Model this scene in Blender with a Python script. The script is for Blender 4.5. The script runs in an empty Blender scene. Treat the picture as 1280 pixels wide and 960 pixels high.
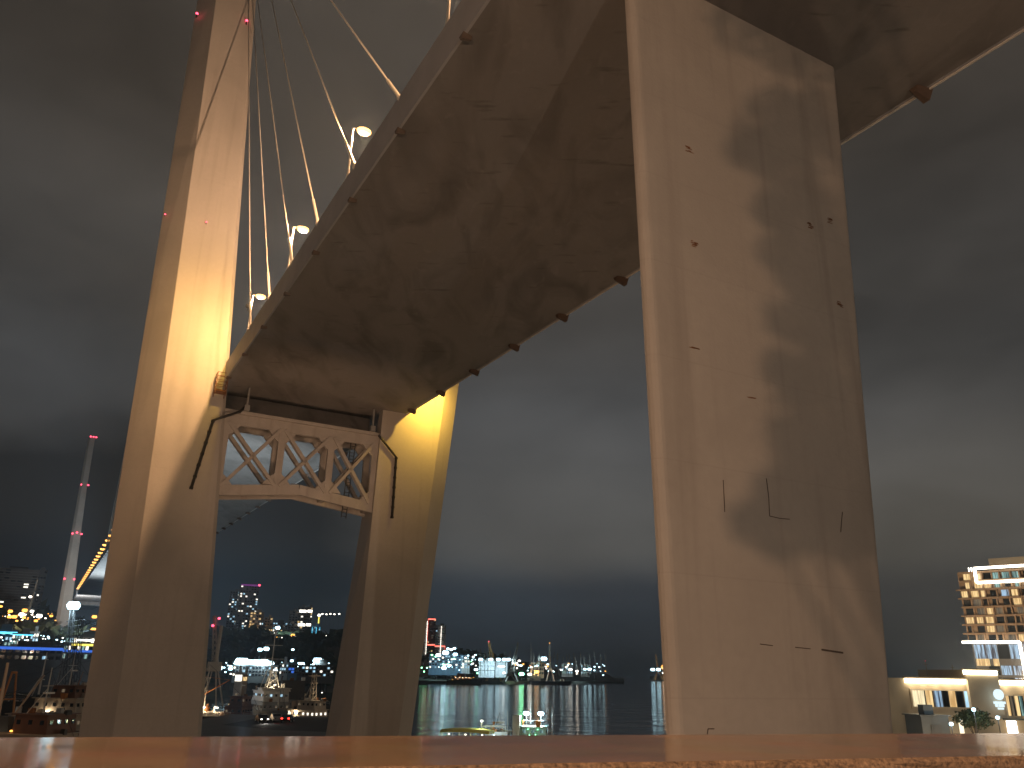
import bpy, math, random
from mathutils import Vector, Matrix

R = math.radians
rnd = random.Random(7)
SC = bpy.context.scene
COL = SC.collection

# ------------------------------------------------------------------ camera
CAMZ = 14.0                      # eye height above the water of the bay
FPX, ROLL = 1000.0, 0.02
PITCH = math.atan(361 * math.cos(ROLL) / FPX)
cd = bpy.data.cameras.new('camera')
cam = bpy.data.objects.new('camera', cd)
COL.objects.link(cam)
cd.sensor_width = 36.0
cd.lens = 36.0 * FPX / 1280.0
cd.clip_start = 0.05
cd.clip_end = 40000
cam.matrix_world = (Matrix.Translation((0, 0, CAMZ)) @ Matrix.Rotation(math.pi / 2 + PITCH, 4, 'X')
                    @ Matrix.Rotation(ROLL, 4, 'Z'))
SC.camera = cam

# ------------------------------------------------------------------ view
SC.view_settings.view_transform = 'Standard'
SC.view_settings.look = 'None'
SC.view_settings.exposure = 0.0
SC.view_settings.gamma = 1.0
SC.view_settings.use_curve_mapping = False
SC.cycles.max_bounces = 6
SC.cycles.diffuse_bounces = 3
SC.cycles.glossy_bounces = 4
SC.cycles.sample_clamp_indirect = 4.0
SC.cycles.sample_clamp_direct = 0.0
SC.cycles.use_denoising = True


def ray(px, py):
    x, y = (px - 640) / FPX, (480 - py) / FPX
    c, s = math.cos(ROLL), math.sin(ROLL)
    xr, yr = x * c - y * s, x * s + y * c
    return Vector((xr, math.cos(PITCH) - yr * math.sin(PITCH), math.sin(PITCH) + yr * math.cos(PITCH)))


def at(px, py, D):
    """world point seen in direction (px,py) at the distance D north of the eye"""
    d = ray(px, py)
    return Vector((0, 0, CAMZ)) + d * (D / d.y)


def atz(px, py, z):
    d = ray(px, py)
    return Vector((0, 0, CAMZ)) + d * ((z - CAMZ) / d.z)


# ------------------------------------------------------------------ night sky
wd = bpy.data.worlds.new('World')
SC.world = wd
wd.use_nodes = True
nt = wd.node_tree
N, LK = nt.nodes, nt.links
N.clear()


def wn(t, **k):
    n = N.new(t)
    for a, b in k.items():
        setattr(n, a, b)
    return n


def wmath(op, a, b=None, c=None):
    n = wn('ShaderNodeMath', operation=op)
    for i, v in enumerate((a, b, c)):
        if v is None:
            continue
        if isinstance(v, (int, float)):
            n.inputs[i].default_value = v
        else:
            LK.new(v, n.inputs[i])
    return n.outputs[0]


out = wn('ShaderNodeOutputWorld')
tc = wn('ShaderNodeTexCoord')
nz = wn('ShaderNodeTexNoise')
nz.inputs['Scale'].default_value = 2.2
nz.inputs['Detail'].default_value = 6
nz.inputs['Roughness'].default_value = 0.5
nmap = wn('ShaderNodeMapping')
nmap.inputs['Scale'].default_value = (1.0, 1.0, 2.2)
LK.new(tc.outputs['Generated'], nmap.inputs['Vector'])
LK.new(nmap.outputs[0], nz.inputs['Vector'])
# direction bent a little by the noise so that the cloud banks get ragged borders
sub = wn('ShaderNodeVectorMath', operation='SUBTRACT')
sub.inputs[1].default_value = (0.5, 0.5, 0.5)
LK.new(nz.outputs['Color'], sub.inputs[0])
scl = wn('ShaderNodeVectorMath', operation='SCALE')
scl.inputs['Scale'].default_value = 0.16
LK.new(sub.outputs[0], scl.inputs[0])
addv = wn('ShaderNodeVectorMath', operation='ADD')
LK.new(tc.outputs['Generated'], addv.inputs[0])
LK.new(scl.outputs[0], addv.inputs[1])
nrm = wn('ShaderNodeVectorMath', operation='NORMALIZE')
LK.new(addv.outputs[0], nrm.inputs[0])
sep = wn('ShaderNodeSeparateXYZ')
LK.new(tc.outputs['Generated'], sep.inputs[0])
sepb = wn('ShaderNodeSeparateXYZ')
LK.new(nrm.outputs[0], sepb.inputs[0])
ramp = wn('ShaderNodeValToRGB')
LK.new(wmath('MULTIPLY_ADD', sepb.outputs[2], 0.55, wmath('MULTIPLY', sep.outputs[2], 0.45)), ramp.inputs[0])
cr = ramp.color_ramp
cr.interpolation = 'EASE'
SKY = [(0.0, (.032, .036, .042)), (0.05, (.027, .032, .039)), (0.085, (.030, .034, .040)),
       (0.145, (.070, .068, .064)), (0.30, (.068, .068, .068)), (0.42, (.061, .056, .051)), (0.62, (.054, .045, .037)), (1.0, (.046, .038, .031))]
while len(cr.elements) < len(SKY):
    cr.elements.new(0.5)
for e, (p, c) in zip(cr.elements, SKY):
    e.position = p
    e.color = (*c, 1)
# broad cloud banks: brighter and darker parts of the overcast, as directions in the sky
val = None
BANKS = [((90, 370), 0.965, 0.55), ((50, 590), 0.94, -0.62), ((230, 660), 0.975, -0.35), ((20, 160), 0.95, -0.30), ((660, 660), 0.975, 0.42),
         ((760, 400), 0.96, 0.12), ((470, 120), 0.965, 0.35), ((1150, 640), 0.982, 0.32), ((1190, 330), 0.96, -0.22), ((350, 690), 0.975, -0.45),
         ((1150, 760), 0.988, -0.45), ((600, 520), 0.985, -.10), ((900, 700), 0.975, 0.3), ((20, 700), 0.985, -0.35)]
for (px, py), c0, amp in BANKS:
    d = ray(px, py).normalized()
    dn = wn('ShaderNodeVectorMath', operation='DOT_PRODUCT')
    dn.inputs[1].default_value = d
    LK.new(nrm.outputs[0], dn.inputs[0])
    mr = wn('ShaderNodeMapRange', interpolation_type='SMOOTHSTEP')
    mr.inputs['From Min'].default_value = c0
    mr.inputs['From Max'].default_value = 1.0
    mr.inputs['To Max'].default_value = amp
    LK.new(dn.outputs['Value'], mr.inputs['Value'])
    val = mr.outputs[0] if val is None else wmath('ADD', val, mr.outputs[0])
nz2 = wn('ShaderNodeTexNoise')
nz2.inputs['Scale'].default_value = 3.5
nz2.inputs['Detail'].default_value = 5
LK.new(nmap.outputs[0], nz2.inputs['Vector'])
nz3 = wn('ShaderNodeTexNoise')
nz3.inputs['Scale'].default_value = 9
nz3.inputs['Detail'].default_value = 7
nz3.inputs['Distortion'].default_value = 0.6
LK.new(nmap.outputs[0], nz3.inputs['Vector'])
gain = wmath('ADD', wmath('MULTIPLY_ADD', nz3.outputs['Fac'], 0.42, wmath('MULTIPLY_ADD', nz2.outputs['Fac'], 0.55, 0.47)), val)
mul = wn('ShaderNodeVectorMath', operation='SCALE')
LK.new(ramp.outputs['Color'], mul.inputs[0])
LK.new(wmath('MAXIMUM', gain, 0.25), mul.inputs['Scale'])
sky = wn('ShaderNodeTexSky', sky_type='NISHITA', sun_disc=False)
sky.sun_elevation = R(-8)
sky.sun_rotation = R(200)
bg1 = wn('ShaderNodeBackground')
bg1.inputs['Strength'].default_value = 0.05
LK.new(sky.outputs[0], bg1.inputs['Color'])
glow = None
for (px, py), c0, col in (((1210, 800), 0.93, (.026, .019, .010)), ((560, 830), 0.985, (.004, .010, .016)), ((330, 820), 0.985, (.002, .006, .009))):
    dn = wn('ShaderNodeVectorMath', operation='DOT_PRODUCT')      # town glow on the low cloud
    dn.inputs[1].default_value = ray(px, py).normalized()
    LK.new(nrm.outputs[0], dn.inputs[0])
    mr = wn('ShaderNodeMapRange', interpolation_type='SMOOTHSTEP')
    mr.inputs['From Min'].default_value = c0
    LK.new(dn.outputs['Value'], mr.inputs['Value'])
    g_ = wn('ShaderNodeVectorMath', operation='SCALE')
    g_.inputs[0].default_value = col
    LK.new(mr.outputs[0], g_.inputs['Scale'])
    a_ = wn('ShaderNodeVectorMath', operation='ADD')
    LK.new((glow or mul).outputs[0], a_.inputs[0])
    LK.new(g_.outputs[0], a_.inputs[1])
    glow = a_
bg2 = wn('ShaderNodeBackground')
bg2.inputs['Strength'].default_value = 1.0
LK.new(glow.outputs[0], bg2.inputs['Color'])
ash = wn('ShaderNodeAddShader')
LK.new(bg1.outputs[0], ash.inputs[0])
LK.new(bg2.outputs[0], ash.inputs[1])
LK.new(ash.outputs[0], out.inputs['Surface'])


# ------------------------------------------------------------------ materials
def newmat(name):
    m = bpy.data.materials.new(name)
    m.use_nodes = True
    t = m.node_tree
    return m, t, t.nodes['Principled BSDF']


def nd(t, typ, **k):
    n = t.nodes.new(typ)
    for a, b in k.items():
        setattr(n, a, b)
    return n


def plain(name, col, rough=0.6, metal=0.0, var=0.35, scale=1.5, bump=0.0, spec=0.4):
    """a painted, metal or earthen surface with uneven tone"""
    m, t, b = newmat(name)
    tcn = nd(t, 'ShaderNodeTexCoord')
    no = nd(t, 'ShaderNodeTexNoise')
    no.inputs['Scale'].default_value = scale
    no.inputs['Detail'].default_value = 5
    t.links.new(tcn.outputs['Object'], no.inputs['Vector'])
    mx = nd(t, 'ShaderNodeMix', data_type='RGBA')
    mx.inputs[6].default_value = (*[c * (1 - var) for c in col], 1)
    mx.inputs[7].default_value = (*[min(1, c * (1 + var)) for c in col], 1)
    t.links.new(no.outputs['Fac'], mx.inputs[0])
    t.links.new(mx.outputs[2], b.inputs['Base Color'])
    b.inputs['Roughness'].default_value = rough
    b.inputs['Metallic'].default_value = metal
    b.inputs['Specular IOR Level'].default_value = spec
    if bump:
        bp = nd(t, 'ShaderNodeBump')
        bp.inputs['Strength'].default_value = bump
        t.links.new(no.outputs['Fac'], bp.inputs['Height'])
        t.links.new(bp.outputs[0], b.inputs['Normal'])
    return m


def emit(name, col, s, base=(.05, .05, .05), sample=False):
    m, t, b = newmat(name)
    b.inputs['Base Color'].default_value = (*base, 1)
    b.inputs['Emission Color'].default_value = (*col, 1)
    b.inputs['Emission Strength'].default_value = s
    m.cycles.emission_sampling = 'FRONT' if sample else 'NONE'
    return m


def concrete(name, col, dirt, joint=0.0, streak=0.5, big=0.12, along=None, dirtmax=0.75, rough=0.8):
    """cast concrete: cloudy tone, fine grain, runs of dirt, pour joints every `joint` metres"""
    m, t, b = newmat(name)
    L = t.links
    tcn = nd(t, 'ShaderNodeTexCoord')

    def noise(sc, det, scale3=(1, 1, 1), rot=0.0, dist=0.0):
        mp = nd(t, 'ShaderNodeMapping')
        mp.inputs['Scale'].default_value = scale3
        mp.inputs['Rotation'].default_value = (0, 0, rot)
        L.new(tcn.outputs['Object'], mp.inputs['Vector'])
        no = nd(t, 'ShaderNodeTexNoise')
        no.inputs['Scale'].default_value = sc
        no.inputs['Detail'].default_value = det
        no.inputs['Distortion'].default_value = dist
        L.new(mp.outputs[0], no.inputs['Vector'])
        return no.outputs['Fac']

    def rng(v, a, bb, c, d):
        mr = nd(t, 'ShaderNodeMapRange')
        for i, q in enumerate((a, bb, c, d)):
            mr.inputs[i + 1].default_value = q
        L.new(v, mr.inputs[0])
        return mr.outputs[0]

    def mix(f, a, bcol):
        mx = nd(t, 'ShaderNodeMix', data_type='RGBA')
        L.new(f, mx.inputs[0])
        if isinstance(a, tuple):
            mx.inputs[6].default_value = (*a, 1)
        else:
            L.new(a, mx.inputs[6])
        mx.inputs[7].default_value = (*bcol, 1)
        return mx.outputs[2]
    c0 = mix(rng(noise(big, 6, dist=.6), .35, .7, 0, .55), col, tuple(c * .72 for c in col))
    c0 = mix(rng(noise(2.5, 8), .4, .8, 0, .35), c0, tuple(c * .8 for c in col))
    if along is None:      # vertical surface: dirt runs downwards
        c0 = mix(rng(noise(1.0, 4, (1, 1, .04)), .56, .8, 0, streak), c0, dirt)
        c0 = mix(rng(noise(.35, 5, (1, 1, .12)), .60, .78, 0, streak * .7), c0, dirt)
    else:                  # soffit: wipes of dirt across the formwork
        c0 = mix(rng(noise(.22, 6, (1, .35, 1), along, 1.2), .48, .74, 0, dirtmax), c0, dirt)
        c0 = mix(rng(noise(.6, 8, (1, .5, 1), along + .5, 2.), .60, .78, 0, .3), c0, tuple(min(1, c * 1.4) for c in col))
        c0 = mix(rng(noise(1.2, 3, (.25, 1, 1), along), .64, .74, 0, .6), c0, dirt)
    if joint:
        sp = nd(t, 'ShaderNodeSeparateXYZ')
        if along is None:
            L.new(tcn.outputs['Object'], sp.inputs[0])
            src = sp.outputs[2]
        else:
            mp = nd(t, 'ShaderNodeMapping')
            mp.inputs['Rotation'].default_value = (0, 0, along)
            L.new(tcn.outputs['Object'], mp.inputs['Vector'])
            L.new(mp.outputs[0], sp.inputs[0])
            src = sp.outputs[1]
        dv = nd(t, 'ShaderNodeMath', operation='DIVIDE')
        dv.inputs[1].default_value = joint
        L.new(src, dv.inputs[0])
        fr = nd(t, 'ShaderNodeMath', operation='FRACT')
        L.new(dv.outputs[0], fr.inputs[0])
        ln = rng(fr.outputs[0], 0, .05 / joint * 1.6, .15, 0)
        c0 = mix(ln, c0, dirt)
    L.new(c0, b.inputs['Base Color'])
    b.inputs['Roughness'].default_value = rough
    bp = nd(t, 'ShaderNodeBump')
    bp.inputs['Strength'].default_value = .25
    bp.inputs['Distance'].default_value = .05
    L.new(noise(6, 8), bp.inputs['Height'])
    L.new(bp.outputs[0], b.inputs['Normal'])
    return m


def curtain(name, c1, c2, s):
    """a lit window with folds of curtain behind the glass"""
    m, t, b = newmat(name)
    tcn = nd(t, 'ShaderNodeTexCoord')
    no = nd(t, 'ShaderNodeTexNoise')
    no.inputs['Scale'].default_value = 2.2
    no.inputs['Detail'].default_value = 3
    mp = nd(t, 'ShaderNodeMapping')
    mp.inputs['Scale'].default_value = (1, 1, .08)
    t.links.new(tcn.outputs['Object'], mp.inputs['Vector'])
    t.links.new(mp.outputs[0], no.inputs['Vector'])
    rp = nd(t, 'ShaderNodeValToRGB')
    rp.color_ramp.elements[0].position = .38
    rp.color_ramp.elements[0].color = (*c2, 1)
    rp.color_ramp.elements[1].position = .62
    rp.color_ramp.elements[1].color = (*c1, 1)
    t.links.new(no.outputs['Fac'], rp.inputs[0])
    t.links.new(rp.outputs['Color'], b.inputs['Emission Color'])
    b.inputs['Base Color'].default_value = (.03, .03, .03, 1)
    b.inputs['Roughness'].default_value = .12
    b.inputs['Emission Strength'].default_value = s
    m.cycles.emission_sampling = 'NONE'
    return m


M = {}
BAZ = R(28.662)            # the bridge runs this far west of north
M['pier'] = concrete('pier_concrete', (.43, .385, .335), (.17, .145, .12), joint=4.6, streak=.34, big=.16)
M['tower'] = concrete('tower_concrete', (.50, .455, .40), (.20, .16, .12), joint=7.2, streak=.20, big=.10)
M['truss'] = concrete('crossbeam_paint', (.46, .42, .38), (.20, .14, .10), streak=.45, big=.5)
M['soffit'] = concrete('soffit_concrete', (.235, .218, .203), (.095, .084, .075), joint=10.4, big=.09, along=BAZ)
M['fascia'] = plain('fascia_paint', (.34, .34, .35), .6, var=.25, scale=.4)
M['lip'] = plain('drip_edge_metal', (.62, .58, .52), .45, var=.15)
M['anchor'] = plain('anchor_rust', (.11, .075, .055), .8, var=.4)
M['asphalt'] = plain('asphalt', (.05, .05, .052), .85, var=.3, scale=.7, bump=.2)
M['cable'] = plain('cable_sheath', (.50, .47, .42), .45, var=.1)
M['steel'] = plain('galvanised_steel', (.42, .41, .39), .45, .6, var=.2)
M['darksteel'] = plain('dark_steel', (.05, .05, .052), .5, .3, var=.3)
M['blackpipe'] = plain('black_pipe', (.022, .020, .018), .5, var=.3)
M['crackdirt'] = plain('crack_dirt', (.075, .055, .042), .9, var=.6, scale=3)
M['rust'] = plain('rusty_iron', (.20, .085, .035), .85, var=.5, scale=4)
M['sodium'] = emit('sodium_lens', (1.0, .55, .15), 4.6)
M['sodiumfar'] = emit('sodium_lens_far', (1.0, .46, .10), 4)
M['redlamp'] = emit('red_beacon_lens', (1.0, .07, .13), 5)
M['taillamp'] = emit('tail_lamp_lens', (1.0, .03, .02), 10)
M['coldlamp'] = emit('cold_flood_lens', (.55, .88, 1.0), 7)
M['whitelamp'] = emit('white_lamp_lens', (1.0, .92, .78), 6)
M['greenlamp'] = emit('green_lamp_lens', (.25, 1.0, .45), 12)
M['amberlamp'] = emit('amber_lamp_lens', (1.0, .42, .07), 3.2)
M['bluestrip'] = emit('blue_light_strip', (.06, .22, 1.0), .75)
M['cyanstrip'] = emit('cyan_light_strip', (.12, .70, 1.0), 2.2)
M['purplestrip'] = emit('purple_light_strip', (.30, .05, .34), .5)
M['redstrip'] = emit('red_light_strip', (1.0, .17, .12), 3.2)
M['whitestrip'] = emit('white_light_strip', (1.0, .93, .80), 6)
M['ledframe'] = emit('white_light_frame', (1.0, .90, .72), 9, sample=True)
M['warmstrip'] = emit('warm_light_strip', (1.0, .86, .58), 8, sample=True)
M['yellowstrip'] = emit('yellow_light_strip', (1.0, .80, .12), 2.0)
M['wwarm'] = curtain('warm_lit_window', (1.0, .72, .34), (.55, .32, .12), 1.1)
M['wwhite'] = curtain('white_lit_window', (1.0, .95, .82), (.6, .55, .45), 2.2)
M['wcold'] = curtain('cold_lit_window', (.55, .85, 1.0), (.10, .25, .40), 1.2)
M['wwarm2'] = curtain('bright_curtained_window', (1.0, .86, .55), (.5, .40, .22), 1.3)
M['wdim'] = curtain('dim_lit_window', (.30, .22, .13), (.05, .05, .05), .6)
M['wteal'] = curtain('teal_lit_window', (.42, .72, .68), (.06, .12, .12), .8)
M['wparty'] = curtain('window_of_small_lights', (.5, .75, 1.0), (.03, .03, .05), .8)
M['glass'] = plain('dark_window_glass', (.015, .018, .022), .06, var=.3, spec=.8)
M['walldark'] = plain('dark_render', (.09, .088, .085), .8, var=.25, scale=.2)
M['wallgrey'] = plain('grey_render', (.20, .195, .19), .8, var=.2, scale=.2)
M['wallpale'] = plain('pale_render', (.40, .37, .33), .8, var=.2, scale=.2)
M['wallwarm'] = plain('ochre_render', (.34, .26, .17), .8, var=.2, scale=.2)
M['wallblue'] = plain('blue_cladding', (.10, .18, .26), .6, var=.2, scale=.2)
M['wallwhite'] = plain('white_cladding', (.58, .60, .60), .6, var=.15, scale=.15)
M['hotelwall'] = plain('hotel_brown_cladding', (.24, .165, .105), .7, var=.2, scale=.4)
M['cream'] = plain('cream_stucco', (.56, .47, .35), .8, var=.14, scale=.5, bump=.05)
M['hullblack'] = plain('black_hull_paint', (.03, .03, .033), .5, var=.4, scale=.5)
M['hullgrey'] = plain('grey_ship_paint', (.27, .28, .28), .55, var=.2, scale=.5)
M['hullbrown'] = plain('red_brown_hull_paint', (.15, .075, .05), .6, var=.4, scale=.5)
M['shipwhite'] = plain('white_ship_paint', (.58, .56, .52), .5, var=.15, scale=.8)
M['shipbeige'] = plain('buff_ship_paint', (.40, .33, .26), .55, var=.2, scale=.8)
M['shipteal'] = plain('teal_ship_paint', (.42, .60, .56), .5, var=.2, scale=.8)
M['shiporange'] = plain('orange_ship_paint', (.45, .17, .04), .55, var=.3, scale=.8)
M['shipyellow'] = plain('yellow_ship_paint', (.62, .60, .18), .5, var=.2, scale=.8)
M['shipblue'] = plain('blue_ship_paint', (.06, .12, .26), .5, var=.3, scale=.8)
M['deckpaint'] = plain('ship_deck_paint', (.10, .085, .07), .7, var=.3)
M['carpaint'] = plain('dark_car_paint', (.03, .032, .036), .25, .3, var=.1, spec=.6)
M['carpaint2'] = plain('silver_car_paint', (.33, .34, .35), .3, .4, var=.1, spec=.6)
M['carred'] = plain('red_car_paint', (.20, .03, .025), .3, .2, var=.1, spec=.6)
M['rubber'] = plain('rubber', (.02, .02, .02), .8, var=.2)
M['foliage'] = plain('foliage', (.040, .055, .025), .7, var=.6, scale=.8)
M['bark'] = plain('bark', (.09, .065, .045), .9, var=.4, scale=3, bump=.4)
M['hillside'] = plain('hillside_scrub', (.045, .046, .034), .95, var=.6, scale=.05)
M['ground'] = plain('quay_concrete', (.16, .155, .15), .85, var=.25, scale=.25, bump=.1)
M['kioskgrey'] = plain('grey_kiosk_metal', (.085, .09, .09), .5, var=.15)
M['cranepaint'] = plain('crane_paint', (.46, .43, .38), .6, var=.2)
M['crane_lit_orange'] = plain('crane_in_orange_light', (.62, .34, .12), .6, var=.2)  # orange lamplight on the cranes, put into their colour
M['craneblue'] = plain('blue_crane_paint', (.15, .20, .26), .6, var=.2)


def parapet_mat():
    m, t, b = newmat('polished_granite')
    L = t.links
    tcn = nd(t, 'ShaderNodeTexCoord')
    v = nd(t, 'ShaderNodeTexVoronoi')
    v.inputs['Scale'].default_value = 420
    L.new(tcn.outputs['Object'], v.inputs['Vector'])
    no = nd(t, 'ShaderNodeTexNoise')
    no.inputs['Scale'].default_value = 5
    no.inputs['Detail'].default_value = 8
    L.new(tcn.outputs['Object'], no.inputs['Vector'])
    rp = nd(t, 'ShaderNodeValToRGB')
    rp.color_ramp.elements[0].color = (.29, .165, .088, 1)
    rp.color_ramp.elements[1].color = (.50, .315, .18, 1)
    L.new(v.outputs['Color'], rp.inputs[0])
    mx = nd(t, 'ShaderNodeMix', data_type='RGBA', blend_type='MULTIPLY')
    mx.inputs[0].default_value = .5
    L.new(rp.outputs[0], mx.inputs[6])
    L.new(no.outputs['Color'], mx.inputs[7])
    L.new(mx.outputs[2], b.inputs['Base Color'])
    mr = nd(t, 'ShaderNodeMapRange')
    for i, q in enumerate((.3, .7, .05, .16)):
        mr.inputs[i + 1].default_value = q
    L.new(no.outputs['Fac'], mr.inputs[0])
    L.new(mr.outputs[0], b.inputs['Roughness'])
    b.inputs['Specular IOR Level'].default_value = .25
    bp = nd(t, 'ShaderNodeBump')
    bp.inputs['Strength'].default_value = .03
    bp.inputs['Distance'].default_value = .002
    L.new(no.outputs['Fac'], bp.inputs['Height'])
    L.new(bp.outputs[0], b.inputs['Normal'])
    return m


def rough_granite():
    m, t, b = newmat('rough_granite')
    L = t.links
    tcn = nd(t, 'ShaderNodeTexCoord')
    v = nd(t, 'ShaderNodeTexNoise')
    v.inputs['Scale'].default_value = 130
    v.inputs['Detail'].default_value = 6
    v.inputs['Roughness'].default_value = .75
    L.new(tcn.outputs['Object'], v.inputs['Vector'])
    rp = nd(t, 'ShaderNodeValToRGB')
    rp.color_ramp.elements[0].position = .36
    rp.color_ramp.elements[0].color = (.05, .028, .016, 1)
    rp.color_ramp.elements[1].position = .66
    rp.color_ramp.elements[1].color = (.30, .185, .10, 1)
    L.new(v.outputs['Fac'], rp.inputs[0])
    L.new(rp.outputs[0], b.inputs['Base Color'])
    b.inputs['Roughness'].default_value = .8
    bp = nd(t, 'ShaderNodeBump')
    bp.inputs['Strength'].default_value = .9
    bp.inputs['Distance'].default_value = .004
    L.new(v.outputs['Fac'], bp.inputs['Height'])
    L.new(bp.outputs[0], b.inputs['Normal'])
    return m


def water_mat():
    m, t, b = newmat('bay_water')
    L = t.links
    tcn = nd(t, 'ShaderNodeTexCoord')
    b.inputs['Base Color'].default_value = (.006, .010, .016, 1)
    b.inputs['Roughness'].default_value = .07
    b.inputs['IOR'].default_value = 1.33
    hs = []
    for sc, det, s3 in ((.22, 3, (1, 1.6, 1)), (.9, 4, (1, 1.3, 1)), (.07, 3, (.35, 1, 1))):
        mp = nd(t, 'ShaderNodeMapping')
        mp.inputs['Scale'].default_value = s3
        mp.inputs['Rotation'].default_value = (0, 0, .12)
        L.new(tcn.outputs['Object'], mp.inputs['Vector'])
        no = nd(t, 'ShaderNodeTexNoise')
        no.inputs['Scale'].default_value = sc
        no.inputs['Detail'].default_value = det
        L.new(mp.outputs[0], no.inputs['Vector'])
        hs.append(no.outputs['Fac'])
    ad = nd(t, 'ShaderNodeMath', operation='MULTIPLY_ADD')
    ad.inputs[1].default_value = .3
    L.new(hs[1], ad.inputs[0])
    L.new(hs[0], ad.inputs[2])
    ad2 = nd(t, 'ShaderNodeMath', operation='MULTIPLY_ADD')
    ad2.inputs[1].default_value = 3.5
    L.new(hs[2], ad2.inputs[0])
    L.new(ad.outputs[0], ad2.inputs[2])
    ad = ad2
    bp = nd(t, 'ShaderNodeBump')
    bp.inputs['Strength'].default_value = .35
    bp.inputs['Distance'].default_value = .30
    sp = nd(t, 'ShaderNodeSeparateXYZ')
    L.new(tcn.outputs['Object'], sp.inputs[0])
    mr = nd(t, 'ShaderNodeMapRange')
    for i, q in enumerate((250, 700, .55, .45)):
        mr.inputs[i + 1].default_value = q
    L.new(sp.outputs[1], mr.inputs[0])
    L.new(mr.outputs[0], bp.inputs['Strength'])
    L.new(ad.outputs[0], bp.inputs['Height'])
    L.new(bp.outputs[0], b.inputs['Normal'])
    return m


M['parapet'] = parapet_mat()
M['parapetrough'] = rough_granite()
M['water'] = water_mat()


# ------------------------------------------------------------------ mesh building
class MB:
    def __init__(s):
        s.v, s.f, s.m = [], [], []

    def add(s, vs, fs, mi=0):
        o = len(s.v)
        s.v += [Vector(p) for p in vs]
        s.f += [tuple(i + o for i in f) for f in fs]
        s.m += [mi] * len(fs)
        return s

    def box(s, c, size, ax=None, mi=0):
        c = Vector(c)
        X, Y, Z = ax if ax else (Vector((1, 0, 0)), Vector((0, 1, 0)), Vector((0, 0, 1)))
        a, b, d = size[0] / 2, size[1] / 2, size[2] / 2
        vs = [c + X * (sx * a) + Y * (sy * b) + Z * (sz * d) for sz in (-1, 1) for sy in (-1, 1) for sx in (-1, 1)]
        return s.add(vs, [(0, 2, 3, 1), (4, 5, 7, 6), (0, 1, 5, 4), (2, 6, 7, 3), (0, 4, 6, 2), (1, 3, 7, 5)], mi)

    def bar(s, p, q, w, h, up=(0, 0, 1), mi=0):
        p, q = Vector(p), Vector(q)
        X = (q - p).normalized()
        Y = Vector(up).cross(X)
        if Y.length < 1e-4:
            Y = Vector((1, 0, 0))
        Y.normalize()
        Z = X.cross(Y)
        return s.box((p + q) / 2, ((q - p).length, w, h), (X, Y, Z), mi)

    def tube(s, p, q, r0, r1=None, n=8, mi=0):
        return s.path([p, q], [r0, r0 if r1 is None else r1], n, mi)

    def path(s, pts, rs, n=8, mi=0):
        pts = [Vector(p) for p in pts]
        if not isinstance(rs, (list, tuple)):
            rs = [rs] * len(pts)
        rings = []
        for i, p in enumerate(pts):
            d = (pts[min(i + 1, len(pts) - 1)] - pts[max(i - 1, 0)]).normalized()
            u = d.cross(Vector((0, 0, 1)))
            if u.length < 1e-3:
                u = Vector((1, 0, 0))
            u.normalize()
            w = d.cross(u)
            rings.append([p + (u * math.cos(2 * math.pi * k / n) + w * math.sin(2 * math.pi * k / n)) * rs[i] for k in range(n)])
        return s.loft(rings, mi)

    def loft(s, rings, mi=0, caps=True):
        n = len(rings[0])
        vs = [p for r in rings for p in r]
        fs = []
        for i in range(len(rings) - 1):
            for k in range(n):
                a, b = i * n + k, i * n + (k + 1) % n
                fs.append((a, b, b + n, a + n))
        if caps:
            fs.append(tuple(range(n))[::-1])
            fs.append(tuple(range((len(rings) - 1) * n, len(rings) * n)))
        return s.add(vs, fs, mi)

    def ball(s, c, r, n=8, mi=0, sq=(1, 1, 1)):
        c = Vector(c)
        m = max(3, n // 2)
        rings = []
        for i in range(1, m):
            th = math.pi * i / m
            rings.append([c + Vector((math.sin(th) * math.cos(2 * math.pi * k / n) * sq[0], math.sin(th) * math.sin(2 * math.pi * k / n) * sq[1], -math.cos(th) * sq[2])) * r for k in range(n)])
        return s.loft(rings, mi)

    def build(s, name, mats, parent=None, origin=None, smooth=False, bevel=0.0):
        me = bpy.data.meshes.new(name)
        o = Vector(origin) if origin is not None else Vector((0, 0, 0))
        me.from_pydata([tuple(p - o) for p in s.v], [], s.f)
        if not isinstance(mats, (list, tuple)):
            mats = [mats]
        for mm in mats:
            me.materials.append(M[mm] if isinstance(mm, str) else mm)
        me.polygons.foreach_set('material_index', s.m)
        me.validate()
        import bmesh
        b = bmesh.new()
        b.from_mesh(me)
        bmesh.ops.recalc_face_normals(b, faces=b.faces)
        b.to_mesh(me)
        b.free()
        if smooth:
            me.polygons.foreach_set('use_smooth', [True] * len(me.polygons))
        ob = bpy.data.objects.new(name, me)
        COL.objects.link(ob)
        if parent is not None:
            ob.parent = parent
        elif origin is not None:
            ob.location = o
        if bevel:
            bv = ob.modifiers.new('bevel', 'BEVEL')
            bv.width = bevel
            bv.segments = 2
            bv.limit_method = 'ANGLE'
        return ob


def tag(o, label, cat, group=None, kind=None):
    if label:
        o['label'] = label
    if cat:
        o['category'] = cat
    if group:
        o['group'] = group
    if kind:
        o['kind'] = kind
    return o


def thing(name, label, cat, loc=(0, 0, 0), rz=0.0, group=None):
    o = bpy.data.objects.new(name, None)
    o.empty_display_size = .3
    COL.objects.link(o)
    o.location = loc
    o.rotation_euler = (0, 0, rz)
    return tag(o, label, cat, group)


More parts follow.
